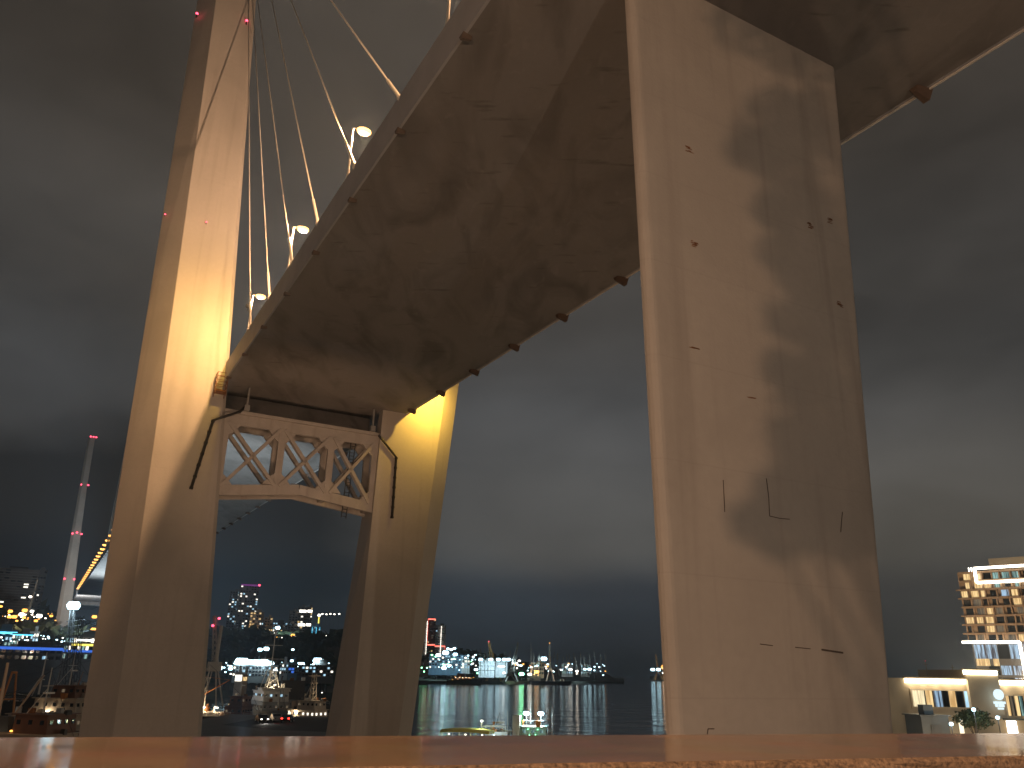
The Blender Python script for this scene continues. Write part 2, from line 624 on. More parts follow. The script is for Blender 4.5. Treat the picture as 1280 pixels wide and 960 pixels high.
def dup(root, loc=None, rz=None, label=None, group=None):
    def cp(o, par):
        c = o.copy()
        COL.objects.link(c)
        c.parent = par
        for ch in o.children:
            cp(ch, c)
        return c
    c = cp(root, None)
    if loc is not None:
        c.location = loc
    if rz is not None:
        c.rotation_euler = (0, 0, rz)
    if label:
        c['label'] = label
    if group:
        c['group'] = group
    return c


def point(name, loc, power, col, r=.3, parent=None, spot=None, aim=None, blend=.6):
    ld = bpy.data.lights.new(name, 'SPOT' if spot else 'POINT')
    ld.energy = power
    ld.color = col
    ld.shadow_soft_size = r
    o = bpy.data.objects.new(name, ld)
    COL.objects.link(o)
    o.location = loc
    if spot:
        ld.spot_size = R(spot)
        ld.spot_blend = blend
        o.rotation_euler = Vector(aim).to_track_quat('-Z', 'Y').to_euler()
    if parent is not None:
        o.parent = parent
    return o


SODIUM = (1.0, .56, .27)
STREET = (1.0, .60, .36)
YELLOW = (1.0, .60, .09)
COLD = (.62, .88, 1.0)
WARM = (1.0, .80, .52)

# ------------------------------------------------------------------ bridge frame: cross (to the east), along (to the far shore), z above the eye
HB = Vector((-0.479642, 0.877464, 0))
CB = Vector((0.877464, 0.479642, 0))
UP = Vector((0, 0, 1))
GRADE = 0.02379


def W(c, a, z):
    return CB * c + HB * a + Vector((0, 0, z + CAMZ))


def SZ(a):                      # soffit of the deck
    return 34.27 + GRADE * a


# ------------------------------------------------------------------ setting: water, quay, hills, terrace
wm = MB()
nx = 24
xs = [-9000 + 18000 * i / nx for i in range(nx + 1)]
ys = [-3000 + 21000 * i / nx for i in range(nx + 1)]
wm.add([(x, y, 0) for y in ys for x in xs],
       [(j * (nx + 1) + i, j * (nx + 1) + i + 1, (j + 1) * (nx + 1) + i + 1, (j + 1) * (nx + 1) + i) for j in range(nx) for i in range(nx)])
tag(wm.build('bay_water', 'water'), 'dark rippled water of the bay', None, kind='structure')

QZ = 4.0
poly = [(-58, -80), (-62, 196), (-26, 190), (-18.5, 141), (-12, 126), (46, 122), (112, 300), (135, 430), (520, 430), (520, -80)]
qm = MB()
qm.loft([[Vector((x, y, -4)) for x, y in poly], [Vector((x, y, QZ)) for x, y in poly]])
tag(qm.build('quay', 'ground'), 'grey concrete quay and road under the bridge', None, kind='structure')
rm = MB()
rm.add([(-40, 150, QZ + .004), (-25, 146, QZ + .004), (-29, 186, QZ + .004), (-52, 188, QZ + .004), (-52, 160, QZ + .004)], [(0, 1, 2, 3, 4)])
tag(rm.build('quay_road', 'asphalt'), 'asphalt parking strip along the quay', None, kind='structure')
tm = MB()
tm.box((30, -60.4, (12.7 - 4) / 2 + 4 - .01), (300, 120, 8.7))
tag(tm.build('terrace', 'asphalt'), 'paved lookout terrace behind the parapet', None, kind='structure')


def lerp(tab, x):
    if x <= tab[0][0]:
        return tab[0][1]
    for (a, b), (c, d) in zip(tab, tab[1:]):
        if x <= c:
            return b + (d - b) * (x - a) / (c - a)
    return tab[-1][1]


SHORE = [(-400, 430), (420, 430), (520, 980), (600, 1130), (700, 1330), (770, 1500), (780, 1500)]
CREST = [(-400, 745), (-100, 758), (0, 768), (60, 776), (110, 788), (280, 797), (340, 800), (420, 801), (500, 815), (560, 819), (600, 819), (640, 829), (700, 837), (765, 843)]


def hill_z(px, D):
    s = lerp(SHORE, px)
    zc = max(3.2, at(px, lerp(CREST, px), s + 450).z)
    t = (D - s - 60) / 390
    t = max(0.0, min(1.0, t))
    t = t * t * (3 - 2 * t)
    n = math.sin(px * .11 + D * .013) * .06 + math.sin(px * .043 - D * .021) * .07
    return 3.0 + (zc - 3.0) * t * (1 + n * (t < .98))


hm = MB()
pxs = list(range(-400, 781, 10))
ds = [0, .5, 40, 80, 120, 170, 220, 270, 320, 380, 450, 620, 1000, 1800]
vs = []
for dd in ds:
    for px in pxs:
        s = lerp(SHORE, px)
        p = at(px, 843, s + dd)
        z = -3 if dd == 0 else hill_z(px, s + dd)
        if dd > 450:
            z = hill_z(px, s + 450) * (1 - (dd - 450) / 1600)
        if px >= 770 and dd > 0:
            z = 2
        vs.append((p.x, p.y, z))
n = len(pxs)
hm.add(vs, [(j * n + i, j * n + i + 1, (j + 1) * n + i + 1, (j + 1) * n + i) for j in range(len(ds) - 1) for i in range(n - 1)])
tag(hm.build('far_shore_hills', 'hillside'), 'dark hills of the far shore', None, kind='structure')
fh = MB()
vs = []
for dd, z in ((0, -3), (5, 3), (200, 4), (900, 12)):
    for px in range(812, 901, 8):
        p = at(px, 843, 2500 + dd)
        vs.append((p.x, p.y, z))
n = 12
fh.add(vs, [(j * n + i, j * n + i + 1, (j + 1) * n + i + 1, (j + 1) * n + i) for j in range(3) for i in range(n - 1)])
tag(fh.build('distant_spit', 'hillside'), 'low dark spit of land across the bay', None, kind='structure')

# woods on the hill: one mass of many clumps
wm = MB()
for k in range(1500):
    px = rnd.uniform(-120, 660)
    s = lerp(SHORE, px)
    D = s + rnd.uniform(90, 470)
    p = at(px, 843, D)
    z = hill_z(px, D)
    r = rnd.uniform(2.5, 6.0)
    for q in range(5):
        a, b = rnd.uniform(0, 6.28), rnd.uniform(0, 6.28)
        o = Vector((rnd.uniform(-1, 1), rnd.uniform(-1, 1), rnd.uniform(.0, 1.2))) * r
        u = Vector((math.cos(a), math.sin(a), rnd.uniform(-.6, .6))) * r * .9
        v = Vector((math.cos(b), rnd.uniform(-.6, .6), math.sin(b))) * r * .9
        c = Vector((p.x, p.y, z)) + o
        wm.add([c - u - v, c + u - v * .6, c + u * .7 + v, c - u * .8 + v * .9], [(0, 1, 2, 3)])
tag(wm.build('hillside_wood', 'foliage'), 'dark wooded slope above the harbour', 'wood', kind='stuff')

# ------------------------------------------------------------------ parapet in the foreground
PH = 0.125


def pz(px, py, h):
    return atz(px, py, CAMZ - h)


bk = [pz(0, 922, PH), pz(1280, 916.5, PH)]
fr = [pz(280, 961, PH), pz(1280, 944.5, PH)]
bd = (bk[1] - bk[0]).normalized()
fd = (fr[1] - fr[0]).normalized()
B0, B1 = bk[0] - bd * 6, bk[1] + bd * 8
F0, F1 = fr[0] - fd * 6, fr[1] + fd * 8
pw = thing('granite_parapet', 'polished brown granite parapet with a rough broken front edge, across the foreground', 'parapet', (B0.x * .5 + B1.x * .5, B0.y * .5 + B1.y * .5, 12.7))
o = pw.location
nseg = 220
cp = MB()
top, edge, low = [], [], []
rg = random.Random(3)
for i in range(nseg + 1):
    t = i / nseg
    b = B0.lerp(B1, t)
    f = F0.lerp(F1, t) + Vector((rg.uniform(-1, 1), rg.uniform(-1, 1), 0)) * .0035
    top.append((b, f))
cp.add([p for pr in top for p in pr], [(2 * i, 2 * i + 1, 2 * i + 3, 2 * i + 2) for i in range(nseg)])
vs = []
for i, (b, f) in enumerate(top):
    vs += [b, b - Vector((0, 0, .12))]
cp.add(vs, [(2 * i, 2 * i + 1, 2 * i + 3, 2 * i + 2) for i in range(nseg)])
cop = cp.build('coping', 'parapet', pw, o)
ed = MB()
prof = [(0, 0), (-.006, -.006), (-.004, -.016), (.003, -.03), (.002, -.06), (.004, -.12)]
vs = []
for i, (b, f) in enumerate(top):
    for k, (dx, dz) in enumerate(prof):
        j = 0 if k == 0 else .004
        vs.append(f + Vector((rg.uniform(-j, j), dx * 1.2 + rg.uniform(-j, j), dz + rg.uniform(-j, j))))
m_ = len(prof)
ed.add(vs, [(i * m_ + k, (i + 1) * m_ + k, (i + 1) * m_ + k + 1, i * m_ + k + 1) for i in range(nseg) for k in range(m_ - 1)])
ed.build('rough_edge', 'parapetrough', pw, o)
wl = MB()
off = Vector((0, .03, 0))
ring = [B0 - off, B1 - off, F1 + off, F0 + off]
wl.loft([[Vector((p.x, p.y, 4.0)) for p in ring], [Vector((p.x, p.y, CAMZ - PH - .12)) for p in ring]])
wl.build('retaining_wall', 'wallgrey', pw, o)

# ------------------------------------------------------------------ approach pier
pr = thing('bridge_pier', 'broad bare concrete wall pier carrying the deck, filling the right of the view', 'bridge pier', W(27.5, 27, -10))
o = pr.location


def pier_ring(z):
    t = (z + 2) / 36.0
    cl = 20.74 + (20.05 - 20.74) * t
    crr = 33.15 + (35.68 - 33.15) * t
    pts = []
    for cx, a0, sgn in ((cl, 25, 1),):
        pass
    r = .45
    # front left corner rounded, front right corner rounded, back splayed inwards
    for k in range(6):
        th = math.pi / 2 * k / 5
        pts.append((cl + r - r * math.cos(th), 25 + r - r * math.sin(th)))
    for k in range(6):
        th = math.pi / 2 * k / 5
        pts.append((crr - r + r * math.sin(th), 25 + r - r * math.cos(th)))
    pts += [(crr - .4, 28.6), (cl + 3.4, 28.6)]
    return [W(c, a, z) for c, a in pts]


zs = [-10, -2, 6, 14, 22, 30, 34.9]
pm = MB()
pm.loft([pier_ring(z) for z in zs])
pm.build('shaft', 'pier', pr, o)
# rusted cast-in plates and cracks on the front face
def on_pier(px, py, a=24.985):
    d = ray(px, py)
    return Vector((0, 0, CAMZ)) + d * (a / d.dot(HB))


for px, py, kind in ((861, 187, 0), (868, 305, 0), (868, 435, 1), (1013, 282, 0), (1038, 276, 0), (1050, 380, 0), (940, 497, 1)):
    c = on_pier(px, py)
    b = MB()
    for q in range(9 if kind == 0 else 5):
        l = rg.uniform(.10, .34) if kind == 0 else rg.uniform(.2, .42)
        dz = rg.uniform(-.16, .16) if kind == 0 else rg.uniform(-.035, .035)
        b.box(c + CB * rg.uniform(-.15, .15) + UP * dz, (l, .012, rg.uniform(.02, .05)), (CB, HB, UP))
    b.build('rusted_plate', 'rust', pr, o)
for pts in ([(958, 598), (961, 622), (962, 645)], [(962, 645), (975, 648), (987, 649)], [(904, 600), (906, 640)], [(1053, 640), (1051, 665)],
            [(950, 805), (966, 807)], [(994, 809), (1013, 811)], [(1027, 812), (1054, 816)], [(884, 918), (885, 911), (893, 911)]):
    b = MB()
    w = .032 if pts[0][0] != 1027 else .075
    for a_, b_ in zip(pts, pts[1:]):
        b.bar(on_pier(*a_), on_pier(*b_), .012, w, -HB.cross((on_pier(*b_) - on_pier(*a_)).normalized()))
    b.build('crack', 'crackdirt', pr, o)

# ------------------------------------------------------------------ deck
CL, CR = 15.05, 41.8
dk = thing('bridge_deck', 'long bridge deck seen from below, dark stained soffit with a pale edge beam', 'bridge deck', W(28.4, 25, SZ(25)))
o = dk.location
A0, A1 = -70, 1100
g = MB()
sec = lambda a: [W(CL, a, SZ(a)), W(CR, a, SZ(a)), W(CR, a, SZ(a) + 2.9), W(CL, a, SZ(a) + 2.9)]
A_ = [A0 + (A1 - A0) * i / 60 for i in range(61)]
g.loft([[W(CL + .06, a, SZ(a)), W(CR - .06, a, SZ(a)), W(CR - .06, a, SZ(a) + 2.85), W(CL + .06, a, SZ(a) + 2.85)] for a in A_])
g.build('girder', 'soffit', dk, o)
for side, c in (('l', CL), ('r', CR)):
    f = MB()
    s = -1 if side == 'l' else 1
    for i in range(len(A_) - 1):
        pass
    f.loft([[W(c - s * .057, a, SZ(a) - .02), W(c + s * .12, a, SZ(a) - .02), W(c + s * .12, a, SZ(a) + 3.0), W(c - s * .25, a, SZ(a) + 3.0), W(c - s * .25, a, SZ(a) + 2.86), W(c - s * .057, a, SZ(a) + 2.86)] for a in A_])
    f.build('edge_beam', 'fascia', dk, o)
    f = MB()
    f.loft([[W(c + s * .123, a, SZ(a) - .10), W(c + s * .26, a, SZ(a) - .10), W(c + s * .26, a, SZ(a) + .14), W(c + s * .123, a, SZ(a) + .14)] for a in A_])
    if side == 'r':
        f.build('drip_edge', 'lip', dk, o)
    f = MB()
    for a in range(-68, 1098, 4):
        if a < 320:
            f.box(W(c - s * 1.2, a, SZ(a) + 3.5), (.09, .09, 1.0), (CB, HB, UP))
    for dz in (3.35, 3.7, 4.0):
        f.loft([[W(c - s * 1.2 + q, a, SZ(a) + dz + w) for q, w in ((-.04, -.04), (.04, -.04), (.04, .04), (-.04, .04))] for a in A_])
    f.build('railing', 'steel', dk, o)
# cross-beams on which the deck bears at each tower
for a in (111.6, 851.6):
    f = MB()
    z = SZ(a)
    f.box(W(27.2, a + 5.2, z - 1.75), (21.5, 3.0, 3.4), (CB, HB, UP))
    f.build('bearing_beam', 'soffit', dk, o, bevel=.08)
# anchor boxes of the stays along both lower edges
ab = MB()
for s, c in ((-1, CL), (1, CR)):
    m1 = [(-.55, 0), (.55, 0), (.22, -.62), (-.22, -.62)]
    rings = []
    sc_ = 1.0 if s > 0 else .55
    for dc in (-.75 * sc_, .42 * sc_):
        k = (1.0 if dc > 0 else .55) * sc_
        rings.append([W(c + s * dc, 0 + x * k, SZ(0) + z * k - .02) - W(c, 0, SZ(0)) for x, z in m1])
    b = MB()
    b.loft(rings)
    first = b.build('stay_anchor_box', 'anchor', dk)
    loc = [2.8 + 10.45 * k for k in range(-2, 11)] + [128 + 12 * k for k in range(0, 28)]
    for i, a in enumerate(loc):
        q = first if i == 0 else first.copy()
        if i:
            COL.objects.link(q)
            q.parent = dk
        q.location = W(c, a, SZ(a)) - o

# ------------------------------------------------------------------ towers
def tower(name, label, A, far=False):
    t = thing(name, label, 'bridge tower', W(27, A, -12))
    o = t.location
    d = A - 110

    def leg(secs):
        b = MB()
        b.loft([[W(c, a + d, z) for c, a in pts] for z, pts in secs])
        return b
    L, Rr = [], []
    for z in (-14, 0, 20, 45, 80, 110, 160, 206):
        a_ = 8.43 - .0322 * z
        c_ = 17.97 - .0663 * z
        f_ = 5.10 - .0239 * z
        if z > 110:
            c_ = max(c_, a_ + 4.3)
        L.append((z, [(a_, 110), (c_ - .5, 110), (c_, 110.5), (c_ - .6, 117), (f_ + .9, 117), (f_, 113)]))
    for z in (-14, 0, 20, 45, 110, 206):
        if z <= 45:
            a_, c_, f_, i_ = 37.18 + .0253 * z, 44.5 + .087 * z, 47.25 + .093 * z, 36.25 + .0853 * z
        else:
            q = (z - 45) / 161.0
            a_, c_ = 38.3 + 27 * q, 48.4 + 22 * q
            f_, i_ = c_ + 1.8, a_ + 1
        Rr.append((z, [(a_, 110), (c_, 110), (f_, 112), (f_ - .6, 117), (i_ + .6, 117), (i_, 115.8)]))
    leg(L).build('leg', 'tower', t, o, bevel=.05)
    leg(Rr).build('leg', 'tower', t, o, bevel=.05)
    # crossbeam truss: two planes of X panels between the legs
    tr = MB()
    xs = [16.2, 23.9, 31.0, 37.6]

    def zb(c):
        return 22.1 + (1.35 * (1 - abs(c - 27) / 10.8))
    zt = 32.1
    for a in (110.9, 114.4):
        th = .55
        A2 = a + d
        tr.bar(W(15.6, A2, zt), W(38.4, A2, zt), th, 1.5)
        tr.bar(W(15.6, A2, zb(15.6)), W(27, A2, zb(27)), th, 1.4)
        tr.bar(W(27, A2, zb(27)), W(38.6, A2, zb(38.6)), th, 1.4)
        for c in xs:
            tr.bar(W(c, A2, zb(c)), W(c, A2, zt), th - .03, .95, CB)
        for c0, c1 in zip(xs, xs[1:]):
            tr.bar(W(c0 + .3, A2, zt - .5), W(c1 - .3, A2, zb(c1) + .5), th - .06, .85, HB)
            tr.bar(W(c0 + .3, A2, zb(c0) + .5), W(c1 - .3, A2, zt - .5), th - .10, .85, HB)
            for c, s in ((c0, 1), (c1, -1)):          # gusset plates in the corners
                for z_, s2 in ((zt - .7, -1), (zb(c) + .65, 1)):
                    p = [W(c + s * .4, A2, z_), W(c + s * 2.0, A2, z_), W(c + s * 1.2, A2, z_ + s2 * 1.0), W(c + s * .4, A2, z_ + s2 * 1.7)]
                    f_ = HB * (th / 2 - .07)
                    tr.loft([[q - f_ for q in p], [q + f_ for q in p]])
    for c in xs:
        for z_ in (zb(c), zt):
            tr.box(W(c, A + 2.65, z_), (.8, 2.94, .7), (CB, HB, UP))
    tr.build('crossbeam_truss', 'truss', t, o, bevel=.04)
    if not far:
        tp = MB()
        tp.box(W(27, 112.6, zt + .98), (22.6, 4.6, .45), (CB, HB, UP))
        tp.build('truss_top_slab', 'truss', t, o)
        for c in (18.4, 36.6):
            b = MB()
            b.box(W(c, 109.7, SZ(110) - 3.3), (.7, .7, .8), (CB, HB, UP))
            b.tube(W(c, 109.7, SZ(110) - 3.0), W(c, 109.7, SZ(110) - .3), .14)
            b.build('bearing', 'steel', t, o)
        for pts in ([(18.3, 33.9), (17.6, 33.0), (14.3, 31.2), (12.9, 21.9)], [(37.6, 32.8), (40.6, 29.8), (40.6, 21.0)]):
            b = MB()
            b.path([W(c, 109.72, z) for c, z in pts], .19)
            for (c0, z0), (c1, z1) in zip(pts[-2:], pts[-1:]):
                for k in range(7):
                    q = k / 6
                    b.tube(W(c0 + (c1 - c0) * q, 109.72, z0 + (z1 - z0) * q), W(c0 + (c1 - c0) * (q + .03), 109.72, z0 + (z1 - z0) * (q + .03)), .25)
            b.build('drainpipe', 'blackpipe', t, o)
    # red obstruction beacons
    B = MB()
    B.ball((0, 0, 0), .22 if not far else .8, 10)
    B.tube((0, 0, -.7), (0, 0, -.25), .12, .16, mi=1)
    first = B.build('beacon', ['redlamp', 'darksteel'], t)
    pos = [W(4.9 - .024 * 97 + .4, 111.6 + d, 97), W(10.2, 109.7 + d, 97.5), W(3.9, 112.0 + d, 61), W(9.3, 109.7 + d, 60.2)] if not far else \
        [W(2.2, A, 207), W(4.6, A - .5, 207), W(7.0, A, 207), W(2.6, A + 1, 160), W(8.4, A - .3, 160), W(3.4, A + 1, 114), W(7.0, A - .3, 115), W(11.0, A - .3, 114), W(4.5, A + 1, 73), W(12.4, A - .3, 73)]
    for i, p in enumerate(pos):
        q = first if i == 0 else first.copy()
        if i:
            COL.objects.link(q)
            q.parent = t
        q.location = p - o
        if not far and i > 1:
            q.scale = (.5, .5, .5)
    return t


tower('bridge_tower', 'near concrete bridge tower with leaning legs and a pale X-braced crossbeam', 110)
tower('bridge_tower', 'distant slim bridge tower with red beacons at the far end of the span', 850, True)

lad = thing('access_ladder', 'thin steel ladder hanging inside the right bay of the tower crossbeam', 'ladder', W(35.3, 112.6, 20.5))
o = lad.location
b = MB()
for s in (-.35, .35):
    b.tube(W(34.8 + s, 112.6, 33.0), W(34.3 + s, 112.6, 20.5), .07)
for k in range(24):
    z = 20.8 + k * .5
    c = 34.3 + .5 * (z - 20.5) / 12.5
    b.tube(W(c - .35, 112.6, z), W(c + .35, 112.6, z), .05, n=6)
b.build('ladder_frame', 'darksteel', lad, o)
sca = thing('service_platform', 'small rusty service platform at the deck corner against the near tower leg', 'platform', W(14.9, 108.9, 34.4))
o = sca.location
b = MB()
b.box(W(14.5, 108.9, 35.0), (1.5, 1.5, .15), (CB, HB, UP))
b.build('floor_grate', 'rust', sca, o)
for dc in (-.7, .7):
    for da in (-.7, .7):
        b = MB()
        b.tube(W(14.5 + dc, 108.9 + da, 34.4), W(14.5 + dc, 108.9 + da, 37.6), .06, n=6)
        b.build('post', 'rust', sca, o)
for z in (35.6, 36.3, 37.0, 37.6):
    b = MB()
    for da in (-.7, .7):
        b.tube(W(13.8, 108.9 + da, z), W(15.2, 108.9 + da, z), .045, n=6)
    for dc in (-.7, .7):
        b.tube(W(14.5 + dc, 108.2, z), W(14.5 + dc, 109.6, z), .045, n=6)
    b.build('guard_rail', 'rust', sca, o)

# ------------------------------------------------------------------ stay cables
def stay(label, a, ztop, A=113.5, side=15.0, group=None, r=.075, cx=None):
    foot = W(side, a, SZ(a) + 3.3)
    c = 8.2 - .06 * (ztop - 100) + 1.5 if cx is None else cx
    head = W(c, A, ztop)
    t = thing('stay_cable', label, 'stay cable', foot, group=group)
    b = MB()
    b.tube((0, 0, 0), head - foot, r, n=8)
    b.build('cable', 'cable', t, smooth=True)
    d = (head - foot).normalized()
    b = MB()
    b.tube(d * -.4, d * 3.6, r * 2.0, r * 1.7, n=10)
    b.tube(d * -.7, d * -.3, r * 3.2, r * 3.0, n=10)
    b.build('anchor_sleeve', 'cable', t)
    return t


G = 'stay cables of the near side span'
stay('pale stay cable anchored lowest and nearest the tower leg, running almost straight up', 95.1, 117, group=G)
stay('pale stay cable anchored beside the lowest deck lamp, second from the tower leg', 85.0, 119, group=G)
stay('pale stay cable crossing the pole of the middle deck lamp, third from the tower leg', 75.0, 119, group=G)
stay('pale stay cable anchored just above the middle deck lamp, fourth from the tower leg', 65.7, 126, group=G)
stay('pale stay cable crossing the topmost deck lamp\'s pole, fifth from the tower leg', 55.1, 127, group=G)
stay('pale stay cable farthest from the tower leg, ending above the topmost deck lamp', 45.2, 129, group=G)
for k in range(22):
    stay('distant stay cable of the main span in the fine fan beside the tower leg', 130 + 12 * k, 112 + 3.6 * k, 115.5, group='stay cables of the main span', r=.10, cx=6.4 - .02 * k * 3)

# ------------------------------------------------------------------ lamps along the deck edge
def deck_lamp(a, label, group, power, far=False):
    base = W(15.25, a, SZ(a) + 2.95)
    t = thing('street_lamp', label, 'street lamp', base, rz=-math.atan2(HB.x, HB.y) * 0, group=group)
    b = MB()
    b.tube((0, 0, 0), (0, 0, .9), .16, .15)
    b.tube((0, 0, .9), (0, 0, 5.6), .11, .075)
    b.build('pole', 'steel', t)
    b = MB()
    b.path([Vector((0, 0, 5.45)), CB * .25 + UP * 5.7, CB * .75 + UP * 5.78], [.06, .05, .05], 6)
    b.build('arm', 'steel', t)
    h = MB()
    n_ = 10
    rings = []
    for z, k in ((5.92, .55), (5.86, .9), (5.76, 1.0)):
        rings.append([CB * (1.0 + .55 * k * math.cos(6.2832 * i / n_)) + HB * (.40 * k * math.sin(6.2832 * i / n_)) + UP * z for i in range(n_)])
    h.loft(rings)
    head = h.build('lamp_head', 'steel', t)
    e = MB()
    k = 2.6 if far else 1.35
    rings = []
    for z, q in ((5.74, .95), (5.62, .95), (5.50, .75), (5.44, .4)):
        rings.append([CB * (1.0 + .5 * k * q * math.cos(6.2832 * i / n_)) + HB * (.36 * k * q * math.sin(6.2832 * i / n_)) + UP * (5.74 - (5.74 - z) * k) for i in range(n_)])
    e.loft(rings)
    e.build('lens', 'sodiumfar' if far else 'sodium', head)
    if power:
        point('deck_lamp_light', CB * 1.0 + UP * 5.3, power, SODIUM, .25, t)
    return t


G = 'sodium lamps along the deck edge'
deck_lamp(16.8, 'sodium street lamp on the deck edge beyond the top of the view', G, 5000)
deck_lamp(37.4, 'lamp post on the deck edge cut by the top of the view', G, 16000)
deck_lamp(57.6, 'glowing sodium lamp on the deck edge, topmost of the three bright ones', G, 26000)
deck_lamp(77.6, 'glowing sodium lamp on the deck edge, middle of the three bright ones', G, 32000)
deck_lamp(98.0, 'glowing sodium lamp on the deck edge, lowest of the three and nearest the tower', G, 24000)
fl = deck_lamp(139, 'tiny glowing lamp in the string of lamps along the main span', 'lamps along the main span', 0, True)
for k in range(1, 34):
    a = 139 + 20.4 * k
    dup(fl, W(15.25, a, SZ(a) + 2.95))


def flood(c, a, z, aim, power, label, spot=110, col=YELLOW, r=.25):
    t = thing('floodlight', label, 'floodlight', W(c, a, z), group='floodlights washing the near tower')
    b = MB()
    d = (CB * aim[0] + HB * aim[1] + UP * aim[2]).normalized()
    s_ = d.cross(UP).normalized()
    u_ = s_.cross(d)
    b.box(-d * .18, (.34, .6, .45), (d, s_, u_))
    b.tube((0, 0, -.7), -d * .2, .05, n=6)
    b.build('housing', 'darksteel', t)
    b = MB()
    b.box(d * .01, (.02, .52, .38), (d, s_, u_))
    b.build('lens', emit_y, t)
    point('floodlight_beam', d * .15, power, col, r, t, spot=spot, aim=d, blend=1.0)
    return t


emit_y = emit('yellow_flood_lens', (1, .72, .25), 12)
flood(14.9, 98.4, 43.6, (-.15, .8, .0), 6500, 'yellow floodlight on the deck edge washing the left tower leg', 165)
flood(30.0, 78.0, 41.0, (-21, 32, 38), 100000, 'sodium floodlight on the deck aimed up the left tower leg', 70, col=STREET)
flood(45.5, 104.0, 40.5, (.0, .75, -.30), 11000, 'yellow floodlight on the deck edge washing the right tower leg', 150)
# ------------------------------------------------------------------ lamps and trees on the terrace behind the eye
def terrace_lamp(x, y, h, power, label, arm=(1.2, .4), col=STREET, r=.16):
    t = thing('street_lamp', label, 'street lamp', (x, y, 12.7), group='lamps on the lookout terrace')
    b = MB()
    b.tube((0, 0, 0), (0, 0, h), .10, .06)
    b.build('pole', 'steel', t)
    b = MB()
    b.path([Vector((0, 0, h - .1)), Vector((arm[0] * .5, arm[1] * .5, h + .25)), Vector((arm[0], arm[1], h + .3))], [.05, .045, .04], 6)
    b.build('arm', 'steel', t)
    b = MB()
    b.ball((arm[0], arm[1], h + .3), .3, 10, sq=(1.2, .7, .35))
    hd = b.build('lamp_head', 'steel', t)
    b = MB()
    b.ball((arm[0], arm[1], h + .16), .2, 10, sq=(1.2, .7, .4))
    b.build('lens', 'sodium', hd)
    point('terrace_lamp_light', (arm[0], arm[1], h - .1), power, col, r, t)
    return t


LAMP = Vector((-15.8, -19.6, 12.7 + 9.5))
terrace_lamp(-17, -20, 9.6, 43000, 'tall sodium street lamp on the terrace behind the viewer, at its left')
terrace_lamp(24, -26, 9.0, 27000, 'added fill lamp on a tall terrace pole behind the viewer, at its right', (-1.2, .4), (1, .76, .58))  # added out of view as fill for the pier's shadowed side


def tree(x, y, h, blobs, label, seed):
    rr = random.Random(seed)
    t = thing('street_tree', label, 'tree', (x, y, 12.7), group='trees on the lookout terrace')
    b = MB()
    b.path([(0, 0, 0), (.05, .03, h * .4), (-.05, .1, h * .75)], [.16, .12, .05], 8)
    for c, r in blobs:
        b.path([(0, 0, h * .45), Vector(c) * .6 + Vector((0, 0, h * .2)), c], [.07, .05, .02], 6)
    b.build('trunk', 'bark', t)
    b = MB()
    for c, r in blobs:
        for k in range(int(420 * r)):
            d = Vector((rr.gauss(0, 1), rr.gauss(0, 1), rr.gauss(0, 1))).normalized() * r * rr.random() ** .45
            p = Vector(c) + d
            u = Vector((rr.gauss(0, 1), rr.gauss(0, 1), rr.gauss(0, 1))).normalized() * .10
            v = u.cross(Vector((rr.gauss(0, 1), rr.gauss(0, 1), rr.gauss(0, 1)))).normalized() * .07
            b.add([p - u, p - v, p + u, p + v], [(0, 1, 2, 3)])
    b.build('crown', 'foliage', t)


# the crown stands where the lamp's light to the upper right of the pier has to pass it
def between(px, py, f):
    p = on_pier(px, py)
    return LAMP + (p - LAMP) * f


tb = Vector((-6.3, -4.5, 12.7))
bl = []
for px, py, f, r in ((955, 190, .25, .42), (985, 150, .26, .5), (990, 260, .26, .5), (1000, 330, .25, .42), (1010, 400, .27, .5), (1000, 470, .26, .4), (1010, 560, .27, .5), (985, 620, .27, .35), (1010, 170, .27, .9), (1030, 290, .27, .8), (1060, 420, .27, .8), (1045, 520, .27, .75), (960, 30, .27, .8), (1060, 80, .27, .9), (1075, 620, .27, .7),
                     (1045, 340, .25, .6), (1040, 650, .28, .6), (960, 660, .28, .4)):
    bl.append((tuple(between(px, py, f) - tb), r))
tree(tb.x, tb.y, 9.5, bl, 'leafy street tree on the terrace behind the viewer', 5)


def uplight(p, aim, power, spot, label, col=STREET):  # added lamps that brighten the crossbeam and soffits, no known fixtures
    t = thing('floodlight', label, 'floodlight', p, group='added uplights')
    d = (Vector(aim) - p).normalized()
    s_ = d.cross(UP).normalized()
    u_ = s_.cross(d)
    b = MB()
    b.box(-d * .2, (.4, .7, .5), (d, s_, u_))
    b.tube((0, 0, QZ - p.z), -d * .2, .07, n=6)
    b.build('housing', 'darksteel', t)
    b = MB()
    b.box(d * .012, (.02, .6, .42), (d, s_, u_))
    b.build('lens', 'sodium', t)
    point('fill_uplight_beam', d * .15, power, col, .3, t, spot=spot, aim=d, blend=1.0)


uplight(W(16, 66, -8.6), W(25, 110, 31), 22000, 44, 'added unseen sodium uplight on the quay aimed at the tower crossbeam')
uplight(W(38, 66, -8.6), W(31, 110, 33), 14000, 44, 'added unseen sodium uplight on the quay aimed at the right tower leg')
uplight(W(29, 52, -8.6), W(29, 62, 36), 6000, 150, 'added unseen sodium uplight on the quay aimed at the deck soffit')
uplight(W(24, 111, -9.5), W(22, 168, 40), 230000, 56, 'added unseen cold uplight on the quay behind the tower aimed at the main span', (.75, .9, 1.0))
uplight(W(34, 500, -10), W(28, 470, 46), 600000, 150, 'added cold uplight at the harbour terminal aimed at the main span', (.75, .9, 1.0))

# ------------------------------------------------------------------ far buildings
WIN = {}


